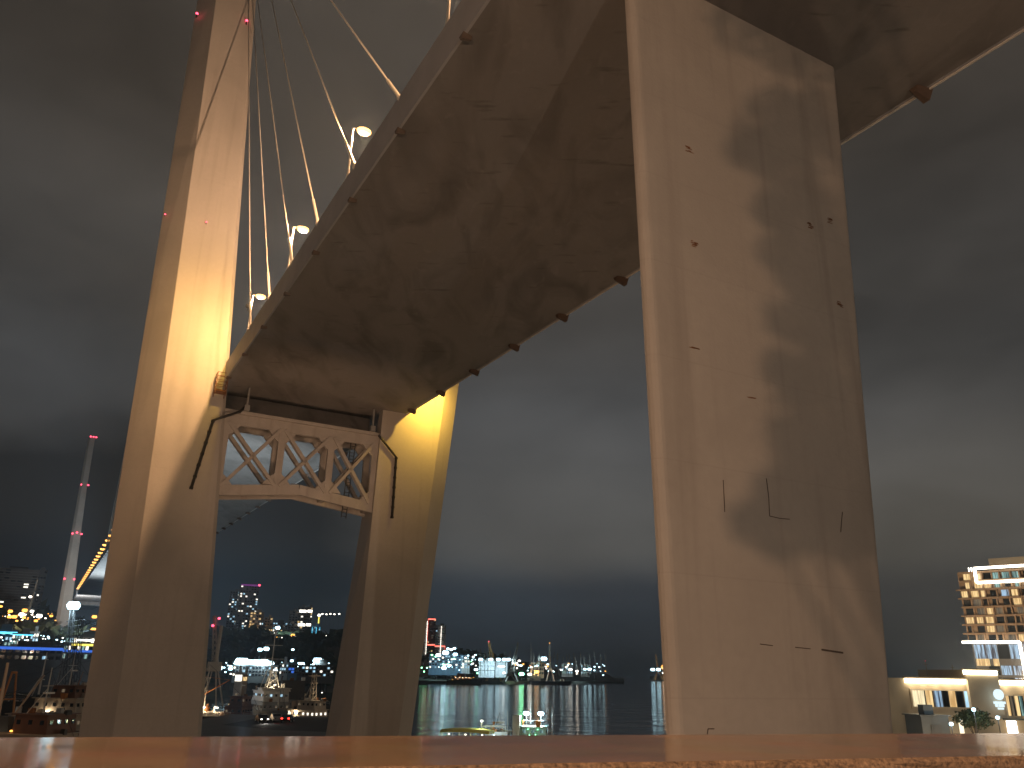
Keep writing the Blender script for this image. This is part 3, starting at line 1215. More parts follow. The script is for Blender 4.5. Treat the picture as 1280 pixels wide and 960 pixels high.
def face_frame(px0, px1, pyb, D, yaw=0):
    a, b = at(px0, pyb, D), at(px1, pyb, D)
    c = (a + b) / 2
    w = (b - a).length
    az = math.atan2(c.x, c.y)
    return c, w, -az + yaw          # rotz: local -y faces the eye


def block(name, label, cat, px0, px1, pyt, pyb, D, nf, nc, p_lit, wall, mats, yaw=0.0, depth=None, sink=14, group=None,
          roof=True, ledge=None, seed=None, wsize=(.66, .54), dark=True, maxwin=60, rows=None):
    rr = random.Random(seed if seed is not None else int(px0 * 13 + pyt))
    c, w, rz = face_frame(px0, px1, pyb, D, yaw)
    H = at((px0 + px1) / 2, pyt, D).z - c.z
    w = w / max(.5, math.cos(yaw))
    dp = depth or w * .7
    t = thing(name, label, cat, (c.x, c.y, c.z - sink), rz, group)
    b = MB()
    b.box((0, dp / 2, (H + sink) / 2), (w, dp, H + sink))
    b.build('wall', wall, t, bevel=.15)
    if roof:
        b = MB()
        b.box((0, dp / 2, H + sink + .35), (w + .5, dp + .5, .7))
        rf = b.build('roof', wall, t)
        b = MB()
        b.box((w * .12, dp * .5, H + sink + 2.0), (w * .35, dp * .4, 2.6))
        b.build('roof_house', wall, rf)
    fh_, cw = H / nf, w / nc
    if ledge:
        b = MB()
        b.box((0, -.35, 0), (w + .3, .8, .3))
        l0 = b.build('balcony_slab', ledge, t)
        for i in range(nf):
            q = l0 if i == 0 else l0.copy()
            if i:
                COL.objects.link(q)
                q.parent = t
            q.location = (0, 0, sink + fh_ * (i + .08))
    cells = [(i, j) for i in range(nf) for j in range(nc)]
    rr.shuffle(cells)
    protos = {}
    n = 0
    for i, j in cells:
        lit = rr.random() < p_lit if rows is None else (i in rows)
        if not lit and (not dark or n > maxwin):
            continue
        if n > 99:
            break
        mt = rr.choice(mats) if lit else 'glass'
        if mt not in protos:
            b = MB()
            b.box((0, -.03, 0), (cw * wsize[0], .14, fh_ * wsize[1]))
            protos[mt] = q = b.build('window', mt, t)
        else:
            q = protos[mt].copy()
            COL.objects.link(q)
            q.parent = t
        q.location = (-w / 2 + cw * (j + .5), 0, sink + fh_ * (i + .55))
        n += 1
    t['_w'], t['_h'], t['_d'], t['_s'] = w, H, dp, sink
    return t


def strip_on(t, x0, z0, x1, z1, mat, th=.5, name='light_strip', y=-.3):
    """light line on a facade; x from -.5 to .5 of the width, z from 0 to 1 of the height"""
    w, H, s = t['_w'], t['_h'], t['_s']
    b = MB()
    b.bar((x0 * w, y, s + z0 * H), (x1 * w, y, s + z1 * H), .3, th, (0, 0, 1) if abs(x1 - x0) > 1e-6 else (0, 1, 0))
    return b.build(name, mat, t)


# left hillside apartment towers
t = block('apartment_tower', 'dark high-rise with thin balcony lines on the hill at the far left', 'apartment building', -28, 33, 711, 768, 760, 17, 8, .04, 'walldark', ['wwhite', 'wdim'], ledge='wallgrey', maxwin=40)
strip_on(t, .46, .02, .5, .8, 'wdim', 1.2)
block('apartment_tower', 'narrow dark high-rise wing set back behind the balconied tower at the far left', 'apartment building', 33, 47, 713, 768, 800, 15, 4, .03, 'walldark', ['wwhite'], maxwin=30)
# city between the tower legs
t = block('skyscraper', 'tall dark glass skyscraper with a purple lit roof edge and a red beacon', 'skyscraper', 293, 316, 732, 800, 1080, 22, 7, .34, 'wallgrey', ['wwhite', 'wcold', 'wcold', 'wwhite'], yaw=.1, maxwin=99, roof=True)
strip_on(t, -.5, 1.01, .5, 1.01, 'purplestrip', 2.2, 'roof_light')
strip_on(t, .49, 0, .49, .95, 'wallgrey', 1.6, 'corner_pilaster')
b = MB()
b.ball((t['_w'] * .47, -.6, t['_h'] + t['_s'] + 1.2), 1.5, 8)
b.build('beacon', 'redlamp', t)
block('skyscraper', 'slimmer dark tower wing close behind the purple roofed skyscraper', 'skyscraper', 280, 293, 739, 800, 1110, 20, 4, .34, 'wallgrey', ['wwhite', 'wcold'], maxwin=70)
block('apartment_block', 'ochre apartment block lit warm from below, right of the skyscraper', 'apartment building', 309, 323, 765, 800, 1000, 10, 4, .6, 'wallwarm', ['wwarm', 'wdim'], yaw=-.3, maxwin=40)
block('apartment_block', 'small block with a brightly lit top floor among the low city roofs', 'apartment building', 328, 338, 772, 800, 1010, 8, 3, .3, 'wallwarm', ['wwarm', 'wdim'], maxwin=20)
block('office_block', 'low block with cool white windows under the skyscraper', 'building', 322, 329, 778, 800, 990, 6, 3, .5, 'wallgrey', ['wcold', 'wwhite'], maxwin=20)
block('apartment_block', 'wide low warm lit block on the crest, left of the bare grey slab', 'apartment building', 321, 341, 786, 803, 940, 5, 8, .5, 'wallwarm', ['wwarm', 'wwarm', 'wwhite'], maxwin=40)
block('apartment_block', 'wide low block with rows of dim windows beside the bare grey slab', 'apartment building', 340, 360, 787, 802, 960, 5, 7, .5, 'wallgrey', ['wwarm', 'wdim', 'wwhite'], maxwin=40)
block('office_block', 'pale flat-roofed block under a cold roof lamp in the city centre', 'building', 336, 357, 778, 800, 1060, 7, 7, .5, 'wallgrey', ['wcold', 'wdim'], maxwin=40)
block('apartment_tower', 'bare grey unlit tower slab in the middle of the city', 'apartment building', 358, 369, 764, 802, 980, 12, 3, .12, 'wallgrey', ['wdim'], maxwin=30)
for px0, px1, pyt, s_, lb in ((369, 380, 759, 1, 'left one of two twin towers with bands of blazing white windows'), (380, 387, 759, 2, 'right one of two twin towers with bands of blazing white windows')):
    t = block('apartment_tower', lb, 'apartment building', px0, px1, pyt, 800, 1020, 12, 3, .35, 'wallgrey', ['wwhite', 'wwarm'], seed=s_, rows=None, maxwin=30)
    for z in (.10, .46, .88):
        strip_on(t, -.35, z, .42, z, 'whitestrip', 2.6, 'lit_loggia')
t = block('office_block', 'small building with cyan lit vertical fins near the right tower leg', 'building', 388, 399, 783, 801, 900, 6, 4, .3, 'wallblue', ['wcold', 'wteal'], maxwin=20)
for x in (-.4, .05, .42):
    strip_on(t, x, .05, x, .95, 'cyanstrip', 1.0)
t = thing('spire', 'slender yellow lit spire with a glowing tip in the city', 'spire', at(396, 800, 930))
b = MB()
H = at(396, 769, 930).z - at(396, 800, 930).z
b.tube((0, 0, -10), (0, 0, H), 1.1, .5)
b.build('shaft', 'yellowstrip', t)
b = MB()
b.ball((0, 0, H), 1.7, 8)
b.build('tip_lamp', 'whitelamp', t)
block('hall', 'low flat hall on the crest next to the right tower leg', 'building', 404, 424, 796, 802, 900, 1, 6, .2, 'wallgrey', ['wdim'], maxwin=8)

# harbour terminal on the near shore, far left
t = block('shopping_hall', 'low hall with a cyan lit glass front at the left edge', 'hall', -20, 14, 788, 815, 440, 4, 8, .7, 'wallblue', ['wcold', 'wcold', 'wteal'], maxwin=40)
strip_on(t, -.5, .9, .5, .9, 'cyanstrip', 1.0)
t = block('shopping_hall', 'glazed hall glowing pale cyan beside the cyan fronted hall', 'hall', 13, 36, 793, 814, 430, 3, 7, .85, 'wallgrey', ['wteal', 'wwhite', 'wcold'], maxwin=40)
strip_on(t, -.5, .97, .5, .97, 'cyanstrip', .5)
block('kiosk', 'small bright white gabled kiosk right of the glazed hall', 'kiosk', 36, 46, 791, 803, 445, 2, 3, 1, 'wallwhite', ['wcold', 'wwhite'], maxwin=8)
t = block('ferry_terminal', 'long low terminal shed with a blue light line along its roof', 'terminal', -30, 78, 810, 826, 400, 2, 14, .12, 'walldark', ['wcold', 'wdim'], maxwin=40, depth=14)
strip_on(t, -.5, .98, .5, .98, 'bluestrip', 1.3)
t = block('ferry_terminal', 'lit terminal hall with white and yellow bands below the distant tower', 'terminal', 79, 122, 796, 826, 392, 3, 9, .6, 'wallgrey', ['wteal', 'wwhite', 'wcold'], maxwin=40, depth=14)
strip_on(t, -.2, .86, .5, .86, 'whitestrip', .7)
strip_on(t, -.3, .66, .4, .66, 'yellowstrip', .8)
strip_on(t, -.5, .40, .5, .40, 'bluestrip', 1.0)

# ------------------------------------------------------------------ lamps in the city: pole and glowing head as one small mesh
LAMPM = {}


def small_lamp(px, py, D, col, size, label, group, h=None, power=0, rgb=None, cat='lamp'):
    p = at(px, py, D)
    size *= 1.35
    gz = 3.2 if D < lerp(SHORE, px) + 60 else hill_z(px, D) - 1
    h = max(3.0, p.z - gz) if h is None else h
    key = (col, round(size, 2), round(h / 3))
    b = MB()
    b.tube((0, 0, -h), (0, 0, size * .3), .12, .08, n=5, mi=1)
    b.ball((0, 0, 0), size, 8, sq=(1, 1, .75))
    o = b.build('lamp', [col, 'darksteel'])
    o.location = p
    tag(o, label, cat, group)
    if power:
        point('lamp_light', p + (Vector((0, 0, CAMZ)) - p).normalized() * size * 1.6, power * 2.5, rgb, size * .5, None, spot=165, aim=(p.x / p.y * .75, .75, -.66), blend=.4)
    return o


def lamp_with_light(*a, **k):
    return small_lamp(*a, **k)


G = 'lamps along the hillside road'
for px, py, c, s in ((1, 758, 'amberlamp', 1.1), (13, 764, 'amberlamp', 1.5), (12, 771, 'amberlamp', 1.5), (18, 771, 'amberlamp', 1.7), (27, 768, 'whitelamp', 1.7), (31, 763, 'amberlamp', 1.8),
                     (30, 772, 'amberlamp', 1.2), (45, 776, 'amberlamp', 1.3), (62, 777, 'amberlamp', 1.7), (64, 770, 'amberlamp', 1.2), (21, 776, 'amberlamp', .9)):
    small_lamp(px, py, 690 + px, c, s, 'orange street lamp in the row along the hillside road at far left' if c == 'amberlamp' else 'white lamp in the middle of the row along the hillside road', G,
               power=500 if s > 1.3 and px < 30 else 0, rgb=(1, .45, .12))
for px, py, s, lb in ((40, 764, 1.2, 'single white lamp above the row of lamps on the hillside'), (49, 770, 1.9, 'white floodlight at the right of the hillside road'), (38, 746, 1.0, 'lone white lamp on the slope right of the balconied tower'), (11, 782, 1.1, 'lone lamp on the dark slope above the cyan hall')):
    small_lamp(px, py, 700, 'whitelamp', s, lb, None, power=2000, rgb=WARM)
for px, py, c, s, lb in ((310, 798, 'amberlamp', 2.6, 'big orange lamp at the foot of the ochre apartment block'), (286, 798, 'amberlamp', 1.1, 'small orange lamp below the skyscraper'), (303, 791, 'whitelamp', 1.4, 'whitish lamp at the foot of the skyscraper'),
                         (335, 800, 'amberlamp', 1.7, 'orange lamp below the wide low city blocks'), (366, 794, 'amberlamp', 1.6, 'orange lamp at the foot of the bare grey slab'), (370, 796, 'whitelamp', 1.0, 'small white lamp beside the orange one at the grey slab'),
                         (386, 796, 'amberlamp', 1.1, 'small orange lamp left of the cyan finned building'), (386, 808, 'amberlamp', 2.0, 'orange lamp low on the wooded slope by the right tower leg'), (391, 809, 'amberlamp', 1.2, 'smaller orange lamp next to the one on the wooded slope'),
                         (347, 785, 'coldlamp', 2.0, 'cold roof lamp on the pale flat-roofed block'), (331, 793, 'whitelamp', 1.1, 'white lamp in front of the wide warm lit block'), (368, 810, 'amberlamp', .7, 'faint lamp in the middle of the wooded slope'),
                         (407, 795, 'whitelamp', .9, 'small white lamp on the low flat hall by the tower leg')):
    small_lamp(px, py, 870 if s < 2.5 else 982, c, s, lb, None, power=22000 if s > 1.9 else 0, rgb=(1, .55, .2) if c != 'coldlamp' else COLD)
for k, px in enumerate((403, 408, 413, 418, 424)):
    small_lamp(px, 767.5 + (k % 2) * .4, 1500, 'whitelamp', 1.3, 'one of five small lamps in a level row beside the right tower leg', 'row of five lamps on the far heights')

RL = random.Random(77)
for px0, px1, py0, py1, n_, D, cols, lb, g_ in (
        (262, 420, 796, 826, 42, 800, ('whitelamp', 'coldlamp', 'amberlamp', 'amberlamp'), 'one of many small lamps dotted over the wooded slope between the tower legs', 'small lamps over the slope'),
        (270, 412, 828, 846, 70, 418, ('coldlamp', 'coldlamp', 'whitelamp', 'coldlamp'), 'one of many small cold lamps dotted about the harbour yard between the legs', 'small lamps about the harbour yard'),
        (0, 72, 766, 780, 26, 720, ('amberlamp', 'amberlamp', 'whitelamp'), 'one of many small lamps strewn along the hillside road at far left', 'small lamps along the hillside'),
        (0, 120, 794, 816, 40, 424, ('coldlamp', 'coldlamp', 'whitelamp'), 'one of many small lamps before the lit halls at far left', 'small lamps before the terminal halls'),
        (538, 600, 818, 844, 34, 1085, ('coldlamp', 'coldlamp', 'whitelamp', 'greenlamp'), 'one of many small lamps below the outlined towers on the far shore', 'small lamps on the far shore'),
        (640, 760, 829, 845, 40, 1330, ('coldlamp', 'whitelamp', 'amberlamp', 'coldlamp'), 'one of many small lamps along the far quay among the masts', 'small lamps along the far quay')):
    for k in range(n_):
        px, py = RL.uniform(px0, px1), RL.uniform(py0, py1)
        py = py0 + (py - py0) * RL.uniform(.3, 1)
        s = D / 1000 * RL.uniform(.35, .95)
        small_lamp(px, py, D if D != 1330 else 1150 + (px - 640) * 1.9 * 1.3, RL.choice(cols), s, lb, g_)
p = at(72, 800, 655)
t = thing('floodlight', 'white floodlight on the hillside aimed at the distant bridge tower', 'floodlight', (p.x, p.y, hill_z(72, 655) + 15))
b = MB()
b.tube((0, 0, -16), (0, 0, -.3), .2, n=6)
b.box((0, 0, 0), (1.2, .8, .8))
b.build('housing', 'darksteel', t)
b = MB()
b.box((0, .45, .1), (1.0, .08, .6))
b.build('lens', 'coldlamp', t)
point('floodlight_beam', (0, 1.2, .4), 260000, (.92, .97, 1.0), .5, t, spot=125, aim=(.1, .75, .6), blend=.8)
G = 'cold floodlights of the harbour yard'
HB_L = [(302, 828, 2.0, 9000), (313, 828, 1.2, 5000), (321, 828, 1.2, 5000), (330, 828, 1.3, 6000), (338, 829, 1.0, 0), (325, 812, .7, 0), (333, 811, .8, 0), (397, 826, 1.3, 6000), (401, 827, 1.1, 0), (394, 832, 1.0, 4000), (402, 835, .8, 0),
        (376, 831, 1.1, 4000), (275, 836, .6, 0), (365, 826, .5, 0), (366, 812, .4, 0), (288, 836, .6, 0), (296, 838, .5, 0), (344, 838, .6, 0), (328, 840, .7, 0), (386, 838, .6, 0)]
for px, py, s, pw_ in HB_L:
    small_lamp(px, py, 415, 'coldlamp', s * 1.35, 'cold white floodlight among those over the harbour yard between the tower legs', G, power=pw_ * .45, rgb=COLD)
small_lamp(92, 757, 330, 'coldlamp', 2.0, 'dazzling cold floodlight on a mast in front of the distant bridge tower', None, power=9000, rgb=COLD)
small_lamp(118, 771, 560, 'amberlamp', 1.3, 'orange lamp under the distant bridge crossbeam', None)
small_lamp(117, 787, 500, 'amberlamp', 1.3, 'amber lamp close beside the left tower leg above the terminal', None)

# harbour yard buildings on the shore between the legs
t = block('port_office', 'white floodlit port office in the middle of the harbour yard', 'building', 349, 359, 830, 843, 405, 3, 4, .6, 'wallwhite', ['wcold', 'wwhite'], maxwin=12, sink=3)
block('container_stack', 'blue container stack right of the white port office', 'containers', 360, 371, 831, 842, 400, 3, 3, .5, 'wallblue', ['wcold', 'bluestrip'], wsize=(.8, .7), maxwin=9, sink=3)
block('shed', 'low shed with small cold windows below the harbour floodlights', 'shed', 291, 345, 833, 846, 412, 3, 14, .35, 'walldark', ['wcold', 'wcold', 'wwhite'], maxwin=40, sink=3)
block('shed', 'low dark shed with scattered lit windows by the right tower leg', 'shed', 372, 416, 833, 846, 408, 3, 10, .4, 'walldark', ['wcold', 'wwhite', 'wcold'], maxwin=30, sink=3)
block('site_cabin', 'bright white cabin with an orange side, behind the moored ships', 'cabin', 293, 302, 843, 853, 330, 1, 1, 1, 'wallwhite', ['wwhite'], wsize=(.9, .8), sink=5)
block('site_cabin', 'orange lit cabin wall right of the bright white cabin', 'cabin', 302, 309, 845, 853, 332, 1, 1, 1, 'wallwarm', ['wwarm'], wsize=(.7, .6), sink=5)


# ------------------------------------------------------------------ cranes, masts
def lattice(b, p, q, w0, w1, n=8, r=.09, mi=0):
    p, q = Vector(p), Vector(q)
    d = (q - p).normalized()
    u = d.cross(UP)
    u = Vector((1, 0, 0)) if u.length < .1 else u.normalized()
    v = d.cross(u)
    prev = None
    for i in range(n + 1):
        t = i / n
        c = p + (q - p) * t
        w = (w0 + (w1 - w0) * t) / 2
        cur = [c + u * w * a + v * w * e for a, e in ((1, 1), (-1, 1), (-1, -1), (1, -1))]
        if prev:
            for k in range(4):
                b.tube(prev[k], cur[k], r * 1.3, n=4, mi=mi)
                b.tube(prev[k], cur[(k + 1) % 4], r, n=4, mi=mi)
        prev = cur
    return b


def jib_crane(label, pxb, pyb, pxt, pyt, pxe, pye, D, mat, group=None, w=1.6, r=.14, lamp=None):
    """slewing dock crane: portal legs, mast, cabin, jib"""
    base, top, tip = at(pxb, pyb, D), at(pxt, pyt, D), at(pxe, pye, D)
    base.z = 3.0
    t = thing('dock_crane', label, 'crane', base, group=group)
    top, tip = top - base, tip - base
    hp = top.z * .45
    b = MB()
    for sx in (-1, 1):
        for sy in (-1, 1):
            b.tube((sx * w * 2, sy * w * 2, 0), (sx * w * .6, sy * w * .6, hp), r * 1.6, r * 1.3, n=6)
    b.build('portal', mat, t)
    b = MB()
    b.box((0, 0, hp + 1.3), (w * 2.0, w * 2.4, 2.6))
    b.tube((0, 0, hp), (top.x, top.y, top.z), w * .4, w * .22, n=6)
    b.build('mast', mat, t)
    b = MB()
    lattice(b, (top.x * .5, 0, hp + 1.5), tip, w, w * .35, 9, r * .55)
    b.tube(top, tip, r * .4, n=4)
    b.build('jib', mat, t)
    if lamp:
        b = MB()
        b.ball(tip, .9, 8)
        b.build('lamp', lamp, t)
    return t


def thin_mast(px, pyb, pxt, pyt, D, label, group, mat='cranepaint', r=.35):
    a, c = at(px, pyb, D), at(pxt, pyt, D)
    b = MB()
    h = c - a
    b.tube((0, 0, -3), h, r, r * .5, n=5)
    b.tube(h * .72 + Vector((-1.6, 0, 0)), h * .72 + Vector((1.6, 0, 0)), r * .4, n=4)
    b.tube(h * .72 + Vector((-1.6, 0, 0)), h, r * .25, n=4)
    b.tube(h * .72 + Vector((1.6, 0, 0)), h, r * .25, n=4)
    o = b.build('ship_mast', mat)
    o.location = a
    return tag(o, label, 'mast', group)


# boom crane left of the city, with red lamps
t = jib_crane('pale boom crane with red lamps rising beside the left tower leg', 266, 850, 276, 786, 268, 770, 250, 'cranepaint', w=1.5, r=.16)
b = MB()
p0 = t.location
for px, py in ((266, 782), (274, 773)):
    b = MB()
    b.ball(at(px, py, 249.5) - p0, .42, 8)
    b.build('red_lamp', 'redlamp', t)
b = MB()
b.tube(at(268, 838, 250) - p0, at(277, 782, 250) - p0, .65, .5)
b.tube(at(258, 837, 250) - p0, at(270, 836, 250) - p0, .55)
b.build('boom', 'cranepaint', t)
# lattice light mast in front of the distant bridge tower
p = at(90, 830, 330)
t = thing('lattice_mast', 'dark lattice mast with cross arms in front of the distant bridge tower', 'mast', (p.x, p.y, 3))
b = MB()
lattice(b, (0, 0, 0), at(91, 758, 330) - Vector(t.location), 2.6, 1.2, 12, .13)
b.build('lattice', 'darksteel', t)
for py, l in ((776, 4.5), (790, 6), (783, 3)):
    b = MB()
    c = at(92, py, 330) - Vector(t.location)
    b.tube(c - Vector((l * .6, 0, .3)), c + Vector((l, 0, .5)), .16, n=5)
    b.build('cross_arm', 'darksteel', t)
p = at(100, 830, 325)
t = thing('lattice_mast', 'second thinner dark lattice mast right of the cross-armed one', 'mast', (p.x, p.y, 3))
b = MB()
lattice(b, (0, 0, 0), at(101, 772, 325) - Vector(t.location), 2.2, 1.4, 10, .12)
b.build('lattice', 'darksteel', t)

# ------------------------------------------------------------------ the far shore right of the tower
t = block('apartment_tower', 'tower outlined in red light lines on the far shore', 'apartment building', 533, 543, 774, 818, 1300, 16, 4, .05, 'hullbrown', ['wdim', 'wwarm'], maxwin=30)
strip_on(t, -.5, .02 + .25, -.5, 1, 'redstrip', 1.6)
strip_on(t, -.5, 1, .45, 1, 'redstrip', 1.6)
strip_on(t, -.5, .27, .5, .27, 'redstrip', 1.6)
t = block('apartment_tower', 'tower with one bright white vertical light line, left of the red outlined one', 'apartment building', 524, 533, 775, 818, 1310, 16, 3, .05, 'wallgrey', ['wdim'], maxwin=20)
strip_on(t, .4, 0, .4, .97, 'whitestrip', 2.2)
t = block('apartment_tower', 'grey tower with a white vertical light line, right of the red outlined one', 'apartment building', 543, 556, 782, 818, 1290, 13, 5, .12, 'wallgrey', ['wwhite', 'wcold', 'wwarm'], maxwin=40)
strip_on(t, .05, 0, .05, .98, 'whitestrip', 2.2)
strip_on(t, -.5, .28, .5, .28, 'redstrip', 1.5)
strip_on(t, .48, .05, .48, .28, 'redstrip', 1.5)
t = block('warehouse', 'small gabled warehouse flooded with green light at the water', 'warehouse', 525, 535, 828, 842, 1020, 3, 3, .3, 'wallpale', ['greenlamp'], sink=4, wsize=(.4, .3), maxwin=6)
block('office_block', 'long low block with rows of cold lit windows on the far shore', 'building', 536, 582, 819, 836, 1120, 5, 14, .35, 'wallblue', ['wcold', 'wcold', 'wwhite'], maxwin=60, sink=8)
block('port_building', 'white stepped port building with a small dome on the far shore', 'building', 577, 587, 825, 836, 1100, 3, 3, .5, 'wallwhite', ['wcold', 'wwhite'], maxwin=9, sink=6)
t = block('port_shed', 'long white floodlit shed on the far quay, left half', 'shed', 598, 618, 826, 843, 1120, 3, 6, 0, 'wallwhite', ['wcold'], dark=False, sink=4, depth=30)
for z in (.3, .62):
    strip_on(t, -.5, z, .5, z, 'walldark', .5, 'joint')
t = block('port_shed', 'long white floodlit shed on the far quay, right half with a light line', 'shed', 619, 634, 827, 843, 1125, 3, 5, 0, 'wallwhite', ['wcold'], dark=False, sink=4, depth=30)
strip_on(t, -.3, .62, .3, .62, 'whitestrip', .8)
G = 'floodlights along the roof of the white sheds'
for px in (601, 613.5, 623, 630.5, 636):
    small_lamp(px, 824.5, 1108, 'coldlamp', 2.3, 'cold floodlight in the row over the white port sheds', G, power=7000, rgb=COLD)
for px, py, c, s, lb, pw_ in ((557, 816, 'coldlamp', 3.2, 'largest cold floodlight below the towers on the far shore', 70000), (548, 819, 'coldlamp', 2.4, 'cold floodlight left of the largest one under the outlined towers', 40000), (569, 818, 'coldlamp', 2.3, 'cold floodlight right of the largest one under the outlined towers', 0),
                              (560, 811, 'coldlamp', 1.5, 'left lamp of the trio high on a mast over the far shore', 0), (564, 812, 'coldlamp', 1.5, 'middle lamp of the trio high on a mast over the far shore', 0), (568, 810.5, 'coldlamp', 1.6, 'right lamp of the trio high on a mast over the far shore', 0),
                              (555, 835, 'coldlamp', 2.5, 'cold floodlight low at the water below the outlined towers', 40000), (561, 833, 'coldlamp', 1.3, 'smaller cold lamp beside the low one at the water', 0), (595, 837, 'coldlamp', 1.9, 'cold lamp at the left foot of the white sheds', 0),
                              (652, 842.5, 'greenlamp', 2.8, 'greenish white floodlight at the water right of the white sheds', 50000), (662, 843, 'whitelamp', 2.2, 'white floodlight at the water right of the greenish one', 40000), (671, 840, 'amberlamp', 2.7, 'orange floodlight on the far quay', 90000),
                              (680, 823.5, 'coldlamp', 3.4, 'brightest blue white floodlight, high on a mast over the far quay', 60000), (649, 826, 'whitelamp', 1.5, 'small white lamp above the greenish floodlight', 0), (646, 829, 'whitelamp', 1.1, 'faint white lamp just below the small white one', 0), (664, 834, 'whitelamp', 1.2, 'small white lamp above the orange floodlight', 0), (630, 841, 'whitelamp', 1.4, 'white lamp at the right foot of the white sheds', 0)):
    small_lamp(px, py, 1090 if px < 640 else 1200, c, s, lb, None, power=pw_ * .2, rgb={'coldlamp': COLD, 'greenlamp': (.6, 1, .75), 'whitelamp': WARM, 'amberlamp': (1, .45, .12)}[c])
for px, py, s, lb, pw_ in ((713, 837, 2.4, 'white lamp among the teal lit quay houses, leftmost', 30000), (721, 839, 2.0, 'white lamp at the water below the teal lit quay houses', 20000), (731, 836.5, 2.0, 'cold lamp left of the pair among the masts', 20000),
                           (737, 836.5, 2.4, 'cold lamp right of the pair among the masts', 30000), (749, 834, 1.1, 'small lamp among the last masts of the far quay', 0), (743, 838, 1.1, 'small lamp between the last masts and the lamp pair', 0), (754, 844, 1.0, 'last small lamp at the end of the far quay', 0), (708, 834, 1.2, 'small lamp on the roof of the teal lit quay houses', 0)):
    small_lamp(px, py, 1380, 'whitelamp' if px < 725 else 'coldlamp', s, lb, None, power=pw_ * .45, rgb=COLD)
block('quay_house', 'teal lit quay house among the masts, wider left one', 'building', 702, 716, 830, 843, 1420, 3, 5, .7, 'wallpale', ['wteal', 'wcold'], sink=4, maxwin=15)
block('quay_house', 'teal lit quay house among the masts, narrower right one', 'building', 726, 736, 831, 843, 1430, 3, 4, .7, 'wallpale', ['wteal', 'wcold'], sink=4, maxwin=15)
block('quay_house', 'dim brown quay house behind the orange floodlight', 'building', 664, 680, 829, 844, 1230, 3, 5, .3, 'wallwarm', ['wdim', 'wwarm'], sink=4, maxwin=15)
G = 'thin masts and derricks along the far quay'
for px, pxt, pyt, D in ((601, 600.5, 810, 1090), (606, 606, 813, 1090), (610, 609.5, 812, 1090), (632, 631.5, 813, 1100), (638, 637.5, 813, 1100), (664, 663.5, 803, 1200), (668, 667, 816, 1200), (673, 674, 817, 1200),
                        (690, 693, 815, 1300), (695, 697, 816, 1300), (699, 696, 817, 1300), (709, 708, 818, 1350), (714, 711, 817, 1350), (720, 717, 816, 1350), (727, 725.5, 816, 1400), (732, 730, 820, 1400), (738, 737, 818, 1400),
                        (745.5, 742.5, 813, 1420), (752, 750.5, 817, 1440), (759, 756, 817, 1450), (723, 719, 822, 1400), (702, 704, 820, 1350)):
    thin_mast(px, 841, pxt, pyt, D, 'thin pale mast among the many standing along the far quay', G, r=.45)
t = jib_crane('dock crane with its long jib leaning right, right of the white sheds', 640, 846, 641, 824, 647.5, 803, 1110, 'cranepaint', w=4, r=.6)
t = jib_crane('orange lit crane jib leaning left above the white sheds', 618, 824, 616, 816, 611, 802, 1160, 'crane_lit_orange', w=5, r=.9, lamp='redlamp')
point('crane_light', at(622, 830, 1150), 60000, (1, .6, .25), .6, None, spot=110, aim=(-.1, .3, .95))
t = jib_crane('tall upright crane with an amber lamp at its tip over the far quay', 688, 846, 687, 822, 687, 804, 1230, 'cranepaint', w=3, r=.5, lamp='amberlamp')
t = jib_crane('low broad portal crane at the water right of the white sheds', 637, 848, 637, 836, 642, 830, 1080, 'cranepaint', w=4.5, r=.7)
# distant port across the bay
for px, py, c, s, lb in ((816, 837, 'coldlamp', 5, 'left one of two cold floodlights of the distant port by the pier'), (823, 837, 'coldlamp', 5, 'right one of two cold floodlights of the distant port by the pier'), (831, 834, 'amberlamp', 8.5, 'large orange floodlight of the distant port beside the pier'), (829, 841, 'whitelamp', 2.5, 'small white lamp low at the distant port')):
    small_lamp(px, py, 2450, c, s, lb, None, power=26000, rgb=(1, .5, .15) if c == 'amberlamp' else COLD)
jib_crane('distant reddish crane leaning left over the port by the pier', 823, 846, 822, 830, 819.5, 818, 2520, 'crane_lit_orange', w=6, r=1.1)
jib_crane('distant crane lit orange beside the large orange floodlight', 832, 846, 832, 828, 830, 821, 2540, 'crane_lit_orange', w=6, r=1.1)
jib_crane('distant crane close against the pier, lit orange', 838, 846, 838, 828, 836, 818, 2560, 'crane_lit_orange', w=6, r=1.1)
# ------------------------------------------------------------------ ships; local x forward, z up from the waterline
def hull_mesh(L, B, H, sheer=.25, stern=.8, n=14):
    rings = []
    for i in range(n + 1):
        t = i / n
        x = -L / 2 + L * t
        k = stern + (1 - stern) * min(1, t / .3) if t < .3 else (1.0 if t < .6 else max(.03, 1 - ((t - .6) / .4) ** 1.8))
        top = H * (1 + sheer * max(0, (t - .45) / .55) ** 2 + .06 * (1 - t))
        b = B / 2 * k
        xo = x + (H * .45 * ((t - .6) / .4) ** 2 if t > .6 else 0)
        rings.append([Vector((x, -b * .55, -1.2)), Vector((x, b * .55, -1.2)), Vector((x, b * .93, .4)), Vector((xo, b, top)), Vector((xo, b - .12, top + .0)), Vector((x, b * .8, top - .7)),
                      Vector((x, -b * .8, top - .7)), Vector((xo, -b + .12, top)), Vector((xo, -b, top)), Vector((x, -b * .93, .4))])
    m = MB()
    m.loft(rings)
    return m


srnd = random.Random(31)


